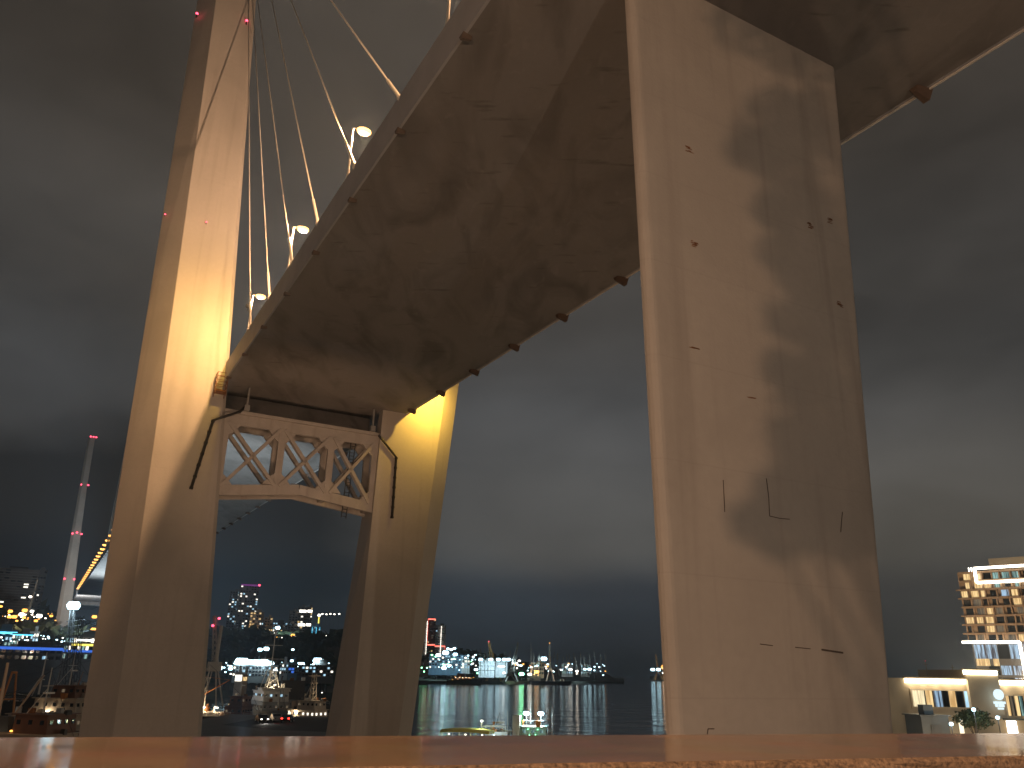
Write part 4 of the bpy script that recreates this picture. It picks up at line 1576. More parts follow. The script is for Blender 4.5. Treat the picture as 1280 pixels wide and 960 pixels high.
def ship(name, label, cat, pos, head, L, B, H, hull, tiers, masts=(), funnel=None, rail=True, windows='wdim', extras=None, group=None, trim='hullbrown'):
    """tiers: (x0, x1, width, z0, z1, material, window rows)"""
    t = thing(name, label, cat, (pos[0], pos[1], 0), head, group)
    hull_mesh(L, B, H).build('hull', hull, t, smooth=False)
    b = MB()
    for s in (-1, 1):
        b.bar((-L * .48, s * B * .46, .55), (L * .2, s * B * .505, .55), .10, .35)
    b.build('rubbing_strake', trim, t)
    for x0, x1, w, z0, z1, mt, wr in tiers:
        b = MB()
        xm = (x0 + x1) / 2
        b.loft([[Vector((x0, -w / 2, z0)), Vector((x1, -w / 2, z0)), Vector((x1, w / 2, z0)), Vector((x0, w / 2, z0))],
                [Vector((x0 + .1, -w / 2 + .08, z1)), Vector((x1 - .35, -w / 2 + .08, z1)), Vector((x1 - .35, w / 2 - .08, z1)), Vector((x0 + .1, w / 2 - .08, z1))]])
        b.box((xm - .1, 0, z1 + .06), (x1 - x0 + .5, w + .5, .14))
        dh = b.build('deckhouse', mt, t)
        if wr:
            zz = z0 + (z1 - z0) * .62
            hgt = min(.55, (z1 - z0) * .26)
            k = max(2, int((x1 - x0) / 1.5))
            first = None
            mt_w = wr if isinstance(wr, str) else windows
            spots = []
            for i in range(k):
                x = x0 + (x1 - x0) * (i + .5) / k - .1
                for s in (-1, 1):
                    spots.append((Vector((x, s * (w / 2 - .02), zz)), 0))
            kk = max(2, int(w / 1.3))
            for i in range(kk):
                y = -w / 2 + w * (i + .5) / kk
                spots.append((Vector((x1 - .18, y, zz)), math.pi / 2))
                spots.append((Vector((x0 + .03, y, zz)), math.pi / 2))
            for p, rz in spots:
                mw = mt_w if srnd.random() < (.6 if isinstance(wr, str) else .28) else 'glass'
                if first is None:
                    first = {}
                if mw not in first:
                    b = MB()
                    b.box((0, 0, 0), (.55, .12, hgt))
                    first[mw] = q = b.build('window', mw, dh)
                else:
                    q = first[mw].copy()
                    COL.objects.link(q)
                    q.parent = dh
                q.location = p
                q.rotation_euler = (0, 0, rz)
    for x, y, z0, z1, r, yards in masts:
        b = MB()
        b.tube((x, y, z0), (x, y, z1), r, r * .45, n=6)
        for f, l in yards:
            z = z0 + (z1 - z0) * f
            b.tube((x, y - l, z), (x, y + l, z), r * .35, n=5)
        if yards:
            b.tube((x, y, z0 + (z1 - z0) * .55), (x - (z1 - z0) * .22, y - B * .2, z0), r * .4, n=5)
            b.tube((x, y, z0 + (z1 - z0) * .55), (x - (z1 - z0) * .22, y + B * .2, z0), r * .4, n=5)
            b.box((x + .3, y, z0 + (z1 - z0) * .45), (.5, 1.6, .25))
        b.build('mast', 'shipwhite', t)
        b = MB()
        b.tube((x, y, z1 * .97), (L * .48, 0, H * 1.3), .035, n=4)
        b.tube((x, y, z1 * .97), (-L * .48, 0, H * 1.1), .035, n=4)
        b.build('rigging', 'darksteel', t)
    if funnel:
        x, w, z0, z1, mt = funnel
        b = MB()
        b.loft([[Vector((x + w * a, w * .4 * c, z0)) for a, c in ((-.6, -1), (.5, -1), (.7, 0), (.5, 1), (-.6, 1))],
                [Vector((x - .3 + w * .85 * a, w * .36 * c, z1)) for a, c in ((-.6, -1), (.5, -1), (.7, 0), (.5, 1), (-.6, 1))]])
        b.build('funnel', mt, t)
    if rail:
        b = MB()
        for s in (-1, 1):
            pts = [Vector((x, s * B * .46 * (1 if x < L * .1 else max(.1, 1 - ((x / L - .1) / .4) ** 1.8)), H * (1.0 + .25 * max(0, (x / L + .05) / .55) ** 2))) for x in [L * (-.46 + .92 * i / 16) for i in range(17)]]
            for dz in (.5, .95):
                for p, q in zip(pts, pts[1:]):
                    b.tube(p + UP * dz, q + UP * dz, .03, n=4)
            for p in pts:
                b.tube(p, p + UP * .95, .035, n=4)
        b.build('railing', 'steel', t)
    for k in range(int(L * .7)):            # winches, vents, crates, reels about the deck
        x = srnd.uniform(-.44, .40) * L
        y = srnd.uniform(-.36, .36) * B * (1 if x < L * .15 else .5)
        z = H - .7
        for x0, x1, w, z0, z1, mt, wr in tiers:
            if x0 - .3 < x < x1 + .3 and abs(y) < w / 2 + .3:
                z = max(z, z1)
        b = MB()
        q = srnd.random()
        s = srnd.uniform(.25, .6)
        if q < .35:
            b.box((x, y, z + s), (s * 2, s * 1.5, s * 2))
            nm = 'crate'
        elif q < .6:
            b.tube((x, y - s, z + s * .7), (x, y + s, z + s * .7), s * .7, n=10)
            b.box((x, y, z + .1), (s * 1.2, s * 2.2, .2))
            nm = 'winch'
        elif q < .85:
            b.tube((x, y, z), (x, y, z + s * 3), .14)
            b.ball((x + .12, y, z + s * 3), .26, 8)
            nm = 'vent'
        else:
            b.tube((x, y, z), (x + srnd.uniform(-.6, .6), y, z + s * 7), .06, .03)
            nm = 'whip_aerial'
        b.build(nm, srnd.choice(['shipwhite', 'hullblack', 'shiporange', 'rust', 'hullgrey', 'shipbeige']), t)
    if extras:
        extras(t)
    return t


def lamp_on(t, p, mat, r, power=0, rgb=COLD, name='lamp', off=(0, 0, -.4)):
    b = MB()
    b.ball(p, r, 8, sq=(1, 1, .7))
    b.build(name, mat, t)
    if power:
        point('ship_lamp_light', Vector(p) + Vector(off), power, rgb, r * .7, t)


def xy(px, D):
    p = at(px, 860, D)
    return (p.x, p.y)


def ex(t):
    lamp_on(t, (4.5, 0, 9.8), 'whitelamp', .22, 500, WARM)
    for y in (-2.2, 0, 2.2):
        lamp_on(t, (-6, y, 5.2), 'whitelamp', .16, 180, WARM)
    b = MB()                                       # pyramid mast of four legs
    lattice(b, (1.5, 0, 8.6), (1.2, 0, 13.0), 3.4, 1.2, 3, .12)
    b.box((1.2, 0, 13.2), (1.6, 2.2, .3))
    b.build('lattice_mast', 'shipwhite', t)


ship('naval_ship', 'grey patrol ship with a tall yarded mast, moored between the tower legs', 'ship', xy(338, 232), R(-62), 40, 9, 3.4, 'hullgrey',
     [(-14, 9, 7.0, 2.8, 5.6, 'hullgrey', True), (-6, 8, 6.6, 5.7, 8.2, 'shipwhite', 'wcold'), (2, 7.5, 7.4, 8.3, 8.9, 'shipwhite', None)], [(-1.5, 0, 8.2, 24.5, .22, [(.5, 3.0), (.72, 2.4), (.9, 1.4)]), (11, 0, 4.5, 9, .12, [])], (-9, 3, 5.6, 8.6, 'hullgrey'), windows='wdim', extras=ex)


def ex(t):
    lamp_on(t, (-2, -2.6, 4.0), 'whitelamp', .2, 420, WARM)
    lamp_on(t, (4, 0, 8.4), 'whitelamp', .15, 200, WARM)
    b = MB()
    lattice(b, (1, 0, 6.5), (1, 0, 12.8), 1.3, .7, 5, .09)
    b.box((1, 0, 12.3), (.8, 3.4, .3))
    b.box((1, 0, 10.6), (.7, 2.2, .25))
    b.build('lattice_mast', 'shipbeige', t)


ship('patrol_boat', 'buff patrol boat with a short lattice mast, moored right of the grey ship', 'ship', xy(388, 218), R(-30), 20, 6.2, 2.4, 'shipbeige',
     [(-6, 4.5, 4.8, 2.0, 4.3, 'shipbeige', 'wwhite'), (-2, 4, 4.2, 4.4, 6.4, 'shipbeige', True)], [], (-4.2, 1.6, 4.4, 6.2, 'shipbeige'), extras=ex)


def ex(t):
    for x in (-5, -1.5, 2):
        lamp_on(t, (x, -2.4, 4.6), 'whitelamp', .3, 900, (1, .72, .42))
    lamp_on(t, (-10, -3, 4.2), 'amberlamp', .3, 600, (1, .42, .12))
    b = MB()
    b.tube((-8, 0, 3), (-8, 0, 12), .25, .15)
    b.tube((-8, 0, 5), (3, 0, 11), .15, .1)
    b.tube((-8, 0, 12), (3, 0, 11), .04)
    b.build('cargo_derrick', 'shiporange', t)


ship('trawler', 'dark trawler with a brightly lit working deck, moored beside the left tower leg', 'ship', xy(272, 214), R(-12), 26, 7, 2.6, 'hullblack',
     [(4, 9, 5.2, 2.4, 5.0, 'hullbrown', True), (5, 8.5, 4.6, 5.1, 7.2, 'hullbrown', True), (-6, 3, 4.2, 2.0, 3.4, 'shipwhite', None)], [(-3, 0, 3, 15, .16, [(.7, 1.4)]), (6.5, 0, 7.2, 13, .12, [(.6, 1.0)])], extras=ex)
ship('tugboat', 'squat dark tug with a boxy funnel casing, behind the grey ship and buff boat', 'tugboat', xy(368, 262), R(20), 24, 8, 3.0, 'hullblack',
     [(-5, 6, 6.4, 2.4, 5.0, 'hullgrey', True), (-4, 3, 5.5, 5.1, 10.4, 'walldark', None)], [(5, 0, 5, 13, .14, [(.7, 1.2)])])
# left edge, beyond the tower leg


def ex(t):
    lamp_on(t, (2, -3.2, 6.4), 'whitelamp', .16, 260, WARM)
    lamp_on(t, (-6, -3.4, 3.6), 'coldlamp', .16, 60, COLD)
    b = MB()
    for s in (-1, 1):
        b.tube((-8, s * 2.6, 2.6), (-8, s * .5, 12.5), .22, .16)
    b.tube((-8, -.6, 12.4), (-8, .6, 12.4), .2)
    b.tube((-8, -1.6, 8), (-8, 1.6, 8), .14)
    b.build('gantry', 'shiporange', t)


ship('workboat', 'brown workboat with a broad deckhouse and orange stern gantry, moored at the lower left', 'ship', xy(66, 150), R(-8), 30, 8, 3.2, 'hullbrown',
     [(-5, 8, 6.6, 3.0, 5.8, 'shipbeige', True), (-1, 7, 5.6, 5.9, 8.4, 'shipbeige', True), (1.5, 6, 4.4, 8.5, 10.4, 'hullbrown', True)], [(3, 0, 10.4, 16, .14, [(.6, 1.2)])], (-3, 2.2, 5.9, 8.6, 'hullblack'), extras=ex)


def ex(t):
    lamp_on(t, (4, -2.6, 5.6), 'amberlamp', .22, 700, (1, .5, .18))
    lamp_on(t, (-3, -3.0, 4.4), 'whitelamp', .14, 160, WARM)
    b = MB()
    for x in (-6, -3.2):
        for s in (-1, 1):
            b.tube((x, s * 2.2, 2.4), (x, s * 1.8, 10.5), .2)
    for z in (4.6, 7.4, 10.4):
        for s in (-1, 1):
            b.tube((-6, s * 2.0, z), (-3.2, s * 2.0, z), .14)
        for x in (-6, -3.2):
            b.tube((x, -2, z), (x, 2, z), .14)
    b.build('net_gantry', 'shiporange', t)
    b = MB()
    b.tube((-1, 0, 3), (-1, -.5, 14), .3, .18)
    b.tube((-1, 0, 4), (5, 0, 12.5), .16, .1)
    b.build('cargo_derrick', 'shipbeige', t)


ship('fishing_boat', 'rusty fishing boat with an orange net gantry, at the left edge above the parapet', 'ship', xy(14, 118), R(-14), 26, 7.5, 2.8, 'hullbrown',
     [(2, 10, 6.0, 2.6, 5.2, 'shipbeige', True), (4, 9.5, 5.2, 5.3, 7.6, 'hullbrown', True)], [(6, 0, 7.6, 13.5, .13, [(.6, 1.0)])], (.8, 1.6, 5.2, 7.2, 'hullblack'), extras=ex)
ship('cargo_ship', 'dark moored cargo ship with pale masts, behind the workboats at the left', 'ship', xy(40, 235), R(8), 56, 10, 4.2, 'hullblack',
     [(-22, -10, 8.6, 4.0, 7.0, 'shipwhite', True), (-20, -12, 8.0, 7.1, 9.8, 'shipwhite', 'wcold'), (-19, -13, 7.0, 9.9, 11.8, 'shipwhite', True)], [(2, 0, 4, 17, .3, [(.85, 1.8)]), (16, 0, 4, 16, .28, [(.85, 1.6)]), (-15, 0, 11.8, 18, .16, [(.6, 1.4)])], (-21, 2.6, 7.1, 11.4, 'shipblue'))

# boats in the open water right of the tower


def ex(t):
    for y in (-1.35, 1.35):
        lamp_on(t, (-.2, y, 7.0), 'coldlamp', .62, 900, COLD, 'floodlight', (-1.0, 0, -.5))
    b = MB()
    for y in (-1.35, 1.35):
        b.tube((-.2, y, 5.0), (-.2, y, 6.6), .07)
    b.tube((-.2, -1.9, 5.8), (-.2, 1.9, 5.8), .06)
    b.build('lamp_frame', 'steel', t)
    b = MB()
    b.box((-1.9, 0, 4.95), (.25, 3.6, .22))
    b.build('light_bar', 'whitestrip', t)
    b = MB()
    for i in range(6):
        b.tube((-2.2, -2.5 + i, 2.2), (-2.2, -2.5 + i, 3.2), .04, n=5)
    b.tube((-2.2, -2.6, 3.2), (-2.2, 2.6, 3.2), .04, n=5)
    b.build('stern_rail', 'steel', t)
    for y, z in ((-.9, 4.4), (.9, 4.4), (-.5, 3.5), (.6, 3.4)):
        lamp_on(t, (-1.72, y, z), 'greenlamp', .07)
    b = MB()
    b.tube((.5, -3.4, 1.5), (.5, -3.4, 8.0), .05, .03)
    b.build('antenna', 'shipwhite', t)
    b = MB()
    b.tube((.6, .6, 5.2), (.6, .6, 12.5), .08, .03)
    b.tube((.6, -.2, 9), (.6, 1.4, 9), .03)
    b.build('pole_mast', 'shipwhite', t)


d_ = at(667, 900, 160)
ship('tugboat', 'teal tug seen from astern under two dazzling cold floodlights, on the dark water', 'tugboat', (d_.x, d_.y), R(84), 20, 9.0, 1.9, 'shipteal',
     [(-1.8, 5.5, 7.2, 1.4, 2.7, 'shipteal', 'wteal'), (-1.6, 3.5, 4.8, 2.8, 4.8, 'shipteal', 'wteal')], [], None, extras=ex, trim='rubber')


def ex(t):
    lamp_on(t, (-3.5, 0, 3.6), 'coldlamp', .18, 260, COLD)
    b = MB()
    for x in (-4.5, -1.8):
        for s in (-1, 1):
            b.tube((x, s * 1.8, 1.6), (x, s * 1.8, 5.0), .07)
    for s in (-1, 1):
        b.tube((-4.5, s * 1.8, 5), (-1.8, s * 1.8, 5), .07)
    for x in (-4.5, -1.8):
        b.tube((x, -1.8, 5), (x, 1.8, 5), .07)
    b.build('frame', 'shipwhite', t)
    b = MB()
    b.ball((-6.5, -2.6, 1.9), .75, 10)
    b.ball((-6.5, 1.6, 2.4), .6, 10)
    b.build('fender', 'shipwhite', t)
    b = MB()
    b.tube((-1, -2, 2), (-1, -2, 7.5), .05)
    b.build('antenna', 'shipwhite', t)
    b = MB()
    b.box((1.5, -3.3, 4.3), (1.6, 1.3, 4.8))
    b.build('exhaust_casing', 'shipbeige', t)


d_ = at(622, 900, 158)
ship('workboat', 'dark workboat with pale round fenders and a tube frame, alongside the floodlit tug', 'boat', (d_.x, d_.y), R(80), 15, 5.2, 1.8, 'shipblue',
     [(-.5, 4.5, 3.8, 1.4, 3.8, 'shipwhite', 'wcold')], [(2, 0, 3.8, 7.2, .07, [(.7, .7)])], None, extras=ex)


def ex(t):
    b = MB()
    b.loft([[Vector((x, s * 2.1, 4.0 + .25 * (1 - (x / 4.5) ** 2))) for s in (-1, 1)] + [Vector((x, s * 1.4, 4.5 + .25 * (1 - (x / 4.5) ** 2))) for s in (1, -1)] for x in (-4.4, -2.5, 0, 2.5, 4.4)])
    b.build('canopy', 'shipyellow', t)
    for x in (-4.2, -2.1, 0, 2.1, 4.2):
        for s in (-1, 1):
            b = MB()
            b.tube((x, s * 1.95, 1.5), (x, s * 1.95, 4.1), .06)
            b.build('canopy_post', 'shipwhite', t)
    lamp_on(t, (2.5, 0, 6.0), 'whitelamp', .25, 260, (.9, 1, .6))
    for x in (-3, 0, 3):
        lamp_on(t, (x, -1.2, 3.8), 'whitelamp', .14, 160, (.9, 1, .45))
    b = MB()
    b.tube((2.5, 0, 4.6), (2.5, 0, 5.9), .05)
    b.tube((-4.6, 0, 1.4), (-4.6, 0, 6.8), .05, .03)
    b.build('lamp_pole', 'shipwhite', t)


d_ = at(585, 900, 152)
ship('excursion_boat', 'small yellow canopied excursion boat lit from under its roof, left of the floodlit tug', 'boat', (d_.x, d_.y), R(-14), 11.5, 4.2, 1.5, 'shipwhite', [], [], None, rail=False, extras=ex)
d_ = at(753, 914, 166)
t = thing('mooring_buoy', 'small pale mooring buoy with two posts, alone on the water just above the parapet', 'buoy', (d_.x, d_.y, 0))
b = MB()
b.tube((0, 0, -.3), (0, 0, .7), 1.1, .95, 12)
b.build('float', 'shipwhite', t)
b = MB()
b.tube((-.45, 0, .7), (-.45, 0, 2.0), .12)
b.tube((.5, 0, .7), (.5, 0, 2.2), .12)
b.build('post', 'shipyellow', t)
b = MB()
b.ball((-.45, 0, 2.2), .24, 8)
b.ball((.5, 0, 2.4), .2, 8)
b.build('lantern', 'whitestrip', t)
# low ships lying at the far quay


def ex(t):
    for k in range(9):
        lamp_on(t, (-13 + 3.1 * k, -4.5, 5 + 3.5 * abs(math.sin(k * 1.7))), 'amberlamp', .5)
    for k in range(5):
        lamp_on(t, (-9 + 4 * k, -4.5, 7.5), 'whitelamp', .4)


ship('cargo_ship', 'dark ship dotted with small orange lights at the far quay', 'ship', xy(579, 1010), R(2), 40, 10, 5, 'hullblack',
     [(-14, 8, 8, 4.5, 8, 'hullbrown', True), (-8, 2, 7, 8.1, 12, 'hullbrown', True)], [(0, 0, 12, 20, .3, [(.6, 2)])], extras=ex)
ship('cargo_ship', 'long low ship hull lying at the far quay under the orange floodlight', 'ship', xy(687, 1160), R(-2), 56, 9, 4, 'hullblack',
     [(-22, -12, 7.5, 3.5, 8, 'shipbeige', 'wwarm'), (14, 20, 6, 4, 7, 'shipbeige', 'wwhite')], [(-16, 0, 8, 16, .3, [(.7, 2)]), (4, 0, 4, 20, .3, [(.8, 2)])])


# ------------------------------------------------------------------ cars on the quay
def car(label, x, y, rz, paint, lit_front=True, lit_rear=False, gz=QZ + .004):
    t = thing('parked_car', label, 'car', (x, y, gz), rz, 'cars on the quay road')
    prof = [(-2.15, .35), (-2.2, .75), (-2.05, 1.0), (-1.55, 1.03), (-1.05, 1.42), (.35, 1.45), (1.05, 1.0), (1.95, .86), (2.15, .65), (2.15, .32)]
    b = MB()
    rings = []
    for y_, k in ((-.88, .0), (-.80, 1), (.80, 1), (.88, .0)):
        rings.append([Vector((px_ * (1 if k else .985), y_, pz_ * (1 if k or pz_ < .8 else .95))) for px_, pz_ in prof])
    b.loft(rings)
    body = b.build('body', paint, t, bevel=.03)
    b = MB()
    for s in (-1, 1):
        b.add([(-1.4, s * .872, 1.0), (-1.0, s * .845, 1.33), (.28, s * .845, 1.36), (.85, s * .872, 1.0)], [(0, 1, 2, 3)])
    b.add([(1.02, -.72, 1.03), (1.02, .72, 1.03), (.42, .68, 1.44), (.42, -.68, 1.44)], [(0, 1, 2, 3)])
    b.add([(-1.5, -.72, 1.07), (-1.5, .72, 1.07), (-1.1, .68, 1.41), (-1.1, -.68, 1.41)], [(0, 1, 2, 3)])
    b.build('glazing', 'glass', body)
    for x_ in (-1.35, 1.35):
        for s in (-1, 1):
            b = MB()
            b.tube((x_, s * .70, .32), (x_, s * .92, .32), .32, n=16)
            w = b.build('wheel', 'rubber', t)
            b = MB()
            b.tube((x_, s * .915, .32), (x_, s * .935, .32), .19, n=12)
            b.build('rim', 'steel', w)
    for s in (-1, 1):
        b = MB()
        b.ball((2.13, s * .62, .68), .16, 8, sq=(.4, 1.2, .7))
        b.build('headlight', 'whitelamp' if lit_front else 'glass', t)
        b = MB()
        b.box((-2.19, s * .66, .82), (.06, .34, .2))
        b.build('tail_light', 'taillamp' if lit_rear else 'rust', t)
    if lit_front:
        point('headlight_beam', (2.3, 0, .68), 250, (1, .95, .85), .2, t, spot=70, aim=(1, 0, -.12))
    return t


def toward(x, y):
    return math.atan2(-y, -x)


p1, p2, p3, p4 = atz(327, 903, QZ), atz(345, 902, QZ), atz(359, 903, QZ), atz(318, 904, QZ)
car('dark car on the quay with its headlights shining at the viewer', p1.x, p1.y, toward(p1.x, p1.y) + .25, 'carpaint')
car('silver car beside the one with lit headlights, its lamps off', p2.x, p2.y, toward(p2.x, p2.y) + .2, 'carpaint2', lit_front=False)
car('dark car on the quay seen from behind with red tail lights on', p3.x, p3.y, toward(p3.x, p3.y) + math.pi - .2, 'carpaint', lit_front=False, lit_rear=True)

# ------------------------------------------------------------------ hotel tower at the right
HO = at(1197, 850, 280)
HYAW = R(-42)
hu = Vector((math.cos(HYAW), math.sin(HYAW), 0))
hn = Vector((math.sin(HYAW), -math.cos(HYAW), 0))     # towards the eye


def on_plane(px, py, O, u, nrm_):
    d = ray(px, py)
    e = Vector((0, 0, CAMZ))
    k = (O - e).dot(nrm_) / d.dot(nrm_)
    p = e + d * k
    return (p - O).dot(u), p.z


ht = thing('hotel_tower', 'brown hotel tower with rows of windows and white light frames, at the right edge', 'hotel', (HO.x, HO.y, 4), HYAW)


def HX(px, py):
    u, z = on_plane(px, py, HO, hu, hn)
    return u, z - 4


ztop = HX(1200, 716)[1]
zled = HX(1206, 803)[1]
fhh = (ztop - zled) / 7.6
b = MB()
b.box((29, 9.3, zled / 2 + .0), (46, 18, zled))
b.build('podium_core', 'walldark', ht)
b = MB()
b.box((29.0, 9.3, (ztop + zled) / 2), (48, 17.4, ztop - zled))
b.build('wall', 'hotelwall', ht)
b = MB()
b.box((27, 11, ztop + 2.4), (26, 10, 4.8))
b.build('roof_house', 'wallwarm', ht)
rr = random.Random(21)
cw = 2.9
RX0 = [HX(a, b_)[0] + 1.2 for a, b_ in ((1198, 720), (1200, 733), (1196, 745), (1199, 757), (1203, 768), (1203, 780), (1204, 791), (1205, 799))]
WX = min(RX0) + .3
lab = {}
for i in range(8):
    z1 = ztop - fhh * i * .95
    x0 = RX0[i] - 1.4
    b = MB()
    b.box((x0 + 26.4, -.35, z1 - .12), (52, 1.1, .42))
    b.build('floor_slab', 'hotelwall', ht)
    if i < 2:
        xs_ = [(x0 + .4, 'w'), (x0 + 2.6, 'w'), (x0 + 4.6, 'w')]
        n0 = 3
    else:
        n0 = 0
    n_ = 12
    for j in range(n_):
        x = x0 + 1.6 + cw * j + rr.uniform(-.25, .25)
        w_ = rr.choice((1.3, 1.9, 2.3, 2.3))
        lit = 'glass'
        if i in (0, 1, 2) and j < 2 + (i == 2):
            lit = 'wwarm'
        elif i == 0 or (i == 1 and j > 2):
            lit = rr.choice(('wteal', 'wteal', 'glass'))
        elif i == 5:
            lit = 'wwarm' if j < 3 else rr.choice(('wparty', 'wparty', 'glass'))
        elif rr.random() < .36:
            lit = rr.choice(('wwarm', 'wdim', 'wparty'))
        b = MB()
        b.box((x + w_ / 2, .55, z1 - fhh * .52), (w_, .1, fhh * .70))
        wdo = b.build('window', lit, ht)
        b = MB()
        for dx in (0, w_):
            b.box((x + dx, .42, z1 - fhh * .52), (.12, .34, fhh * .74))
        b.box((x + w_ / 2, .42, z1 - fhh * .85), (w_ + .1, .34, .10))
        b.build('frame', 'hotelwall', wdo)
        if j < n_ - 1:
            b = MB()
            b.box((x + w_ + .32, -.1, z1 - fhh * .5), (.42, .8, fhh * .82))
            b.build('pier', 'hotelwall', ht)
# white light frames
A_, B_ = HX(1219, 711), HX(1219, 729)
C_ = HX(1206, 803)
D_ = HX(1275, 801)
for p, q in (((A_[0], A_[1]), (45, A_[1])), ((A_[0], A_[1]), (A_[0], B_[1])), ((A_[0], B_[1]), (45, B_[1])), ((C_[0] - .5, C_[1]), (D_[0], C_[1])), ((D_[0], C_[1]), (D_[0], C_[1] - 13.5))):
    b = MB()
    v = abs(q[0] - p[0]) < .01
    b.bar((p[0], -1.25, p[1]), (q[0], -1.25, q[1]), .5, .75, (0, 0, 1) if not v else (1, 0, 0))
    b.build('light_frame', 'ledframe', ht)
for x0, w_, z in ((2.5, 3.8, zled - 6.2), (7.4, 1.6, zled - 6.2)):
    b = MB()
    b.box((x0 + w_ / 2 + 4.0, .2, z), (w_, .2, 2.2))
    b.build('window', 'wwarm', ht)
for k in range(10):
    b = MB()
    b.box((8.0 + 3.4 * k, .23, zled - 2.9), (3.2, .1, 4.4))
    b.build('window', 'wparty' if k not in (2, 6) else 'glass', ht)
for j, zz in enumerate((zled - 8.6, zled - 12.2)):
    for k in range(11):
        if j == 0 and k < 1:
            continue
        b = MB()
        b.box((8.0 + 3.4 * k, .23, zz), (3.0, .1, 2.8))
        b.build('window', rr.choice(('glass', 'glass', 'wparty', 'wdim')), ht)
for k in range(3):
    b = MB()
    b.box((RX0[0] + .75 * k + 2.2, .4, ztop + .9), (.22, .22, 1.3))
    b.build('roof_lamp', 'whitestrip', ht)

# ------------------------------------------------------------------ cream annex with light lines along its cornice
AO = at(1112, 918, 128)
AY = R(7)
au = Vector((math.cos(AY), math.sin(AY), 0))
an = Vector((math.sin(AY), -math.cos(AY), 0))
ann = thing('hotel_annex', 'low cream building with glowing cornice lines, below the hotel tower', 'building', (AO.x, AO.y, 4), AY)


def AXZ(px, py):
    u, z = on_plane(px, py, AO, au, an)
    return u, z - 4


x_a0, z_a = AXZ(1119, 845)
x_a1, _ = AXZ(1206, 850)
x_b1, z_b = AXZ(1243, 838)
_, z_c = AXZ(1246, 850)
z_a = (z_a + AXZ(1206, 851)[1]) / 2
b = MB()
b.box(((x_a0 + x_a1) / 2 - 2, 6, z_a / 2), (x_a1 - x_a0 + 4, 12, z_a))
b.build('wall', 'cream', ann, bevel=.03)
b = MB()
b.box(((x_a1 + x_b1) / 2, 5.5, z_b / 2), (x_b1 - x_a1, 12.2, z_b))
b.build('wall', 'cream', ann, bevel=.03)
b = MB()
b.box((x_b1 + 12, 6.2, z_c / 2), (23.99, 12, z_c))
b.build('wall', 'cream', ann, bevel=.03)
for x0, x1, z, y in ((x_a0 + 1.4, x_a1 - .1, z_a, 0), (x_a1 - .5, x_b1 - .2, z_b, -.6), (x_b1 + .1, x_b1 + 23.5, z_c, .2)):
    b = MB()
    b.box(((x0 + x1) / 2, y - .10, z - .36), (x1 - x0, .28, .62))
    b.build('light_strip', 'warmstrip', ann)
    b = MB()
    b.box(((x0 + x1) / 2, y - .22, z + .09), (x1 - x0 + .3, .8, .2))
    b.build('cornice', 'cream', ann)
    e = b
for x0, x1, z, y in ((x_a0 + 1.4, x_a1 - .1, z_a, 0), (x_b1 + .1, x_b1 + 14, z_c, .2)):
    for k in range(5):
        point('cornice_glow', ((x0 + (x1 - x0) * (k + .5) / 5), y - .9, z - .9), 60, WARM, .3, ann)


def framed(px0, py0, px1, py1, panes, frame='cream', inset=.25, y=-.02):
    (x0, z1), (x1, z0) = AXZ(px0, py0), AXZ(px1, py1)
    b = MB()
    f = .30
    b.box(((x0 + x1) / 2, y, z1 - f / 2), (x1 - x0, .24, f))
    b.box(((x0 + x1) / 2, y, z0 + f / 2), (x1 - x0, .24, f))
    b.box((x0 + f / 2, y, (z0 + z1) / 2), (f, .24, z1 - z0 - 2 * f))
    b.box((x1 - f / 2, y, (z0 + z1) / 2), (f, .24, z1 - z0 - 2 * f))
    fr_ = b.build('window', frame, ann)
    x0 += f
    x1 -= f
    z0 += f
    z1 -= f
    for a_, c_, mt in panes:
        b = MB()
        b.box((x0 + (x1 - x0) * (a_ + c_) / 2, y + .06 - .02, (z0 + z1) / 2), ((x1 - x0) * (c_ - a_), .12, z1 - z0))
        b.build('pane', mt, fr_)
        b = MB()
        b.box((x0 + (x1 - x0) * c_, y - .03, (z0 + z1) / 2), (.12, .2, z1 - z0))
        b.build('mullion', 'darksteel', fr_)
    return fr_


framed(1136, 860, 1217, 887, [(0, .22, 'wwarm2'), (.24, .36, 'wwarm'), (.38, .52, 'wparty'), (.52, .62, 'glass'), (.64, .76, 'wwarm'), (.76, .88, 'glass'), (.91, 1, 'wcold')])
framed(1254, 867, 1300, 898, [(.03, .14, 'wwarm'), (.15, .27, 'wdim'), (.34, .46, 'wwarm'), (.48, .6, 'wteal'), (.66, .8, 'wwarm'), (.82, 1, 'glass')], y=.18)
# round emblem and its line of lettering on the corner block
sg = thing('lit_sign', 'glowing round white sign with a short lettered bar beneath, on the cream building', 'sign', ann.location, AY)
ex0, ez0 = AXZ(1243.5, 868)
b = MB()
b.tube((ex0, -.62 - .02, ez0), (ex0, -.98, ez0), .75, n=24)
b.build('disc', 'signwhite' if 'signwhite' in M else emit('cold_white_sign', (.75, .93, 1.0), 1.1), sg)
sgm = sg.children[0].data.materials[0]
b = MB()
for dx, w_, z, h_ in ((0, 1.9, -1.15, .34), (-.55, .34, -1.55, .42), (0, .34, -1.55, .42), (.5, .34, -1.55, .42), (.05, .9, -1.98, .26)):
    b.box((ex0 + dx, -.74, ez0 + z), (w_, .2, h_))
b.build('lettering', sgm, sg)
point('sign_glow', (ex0, -2.2, ez0 - .5), 70, COLD, .4, sg)
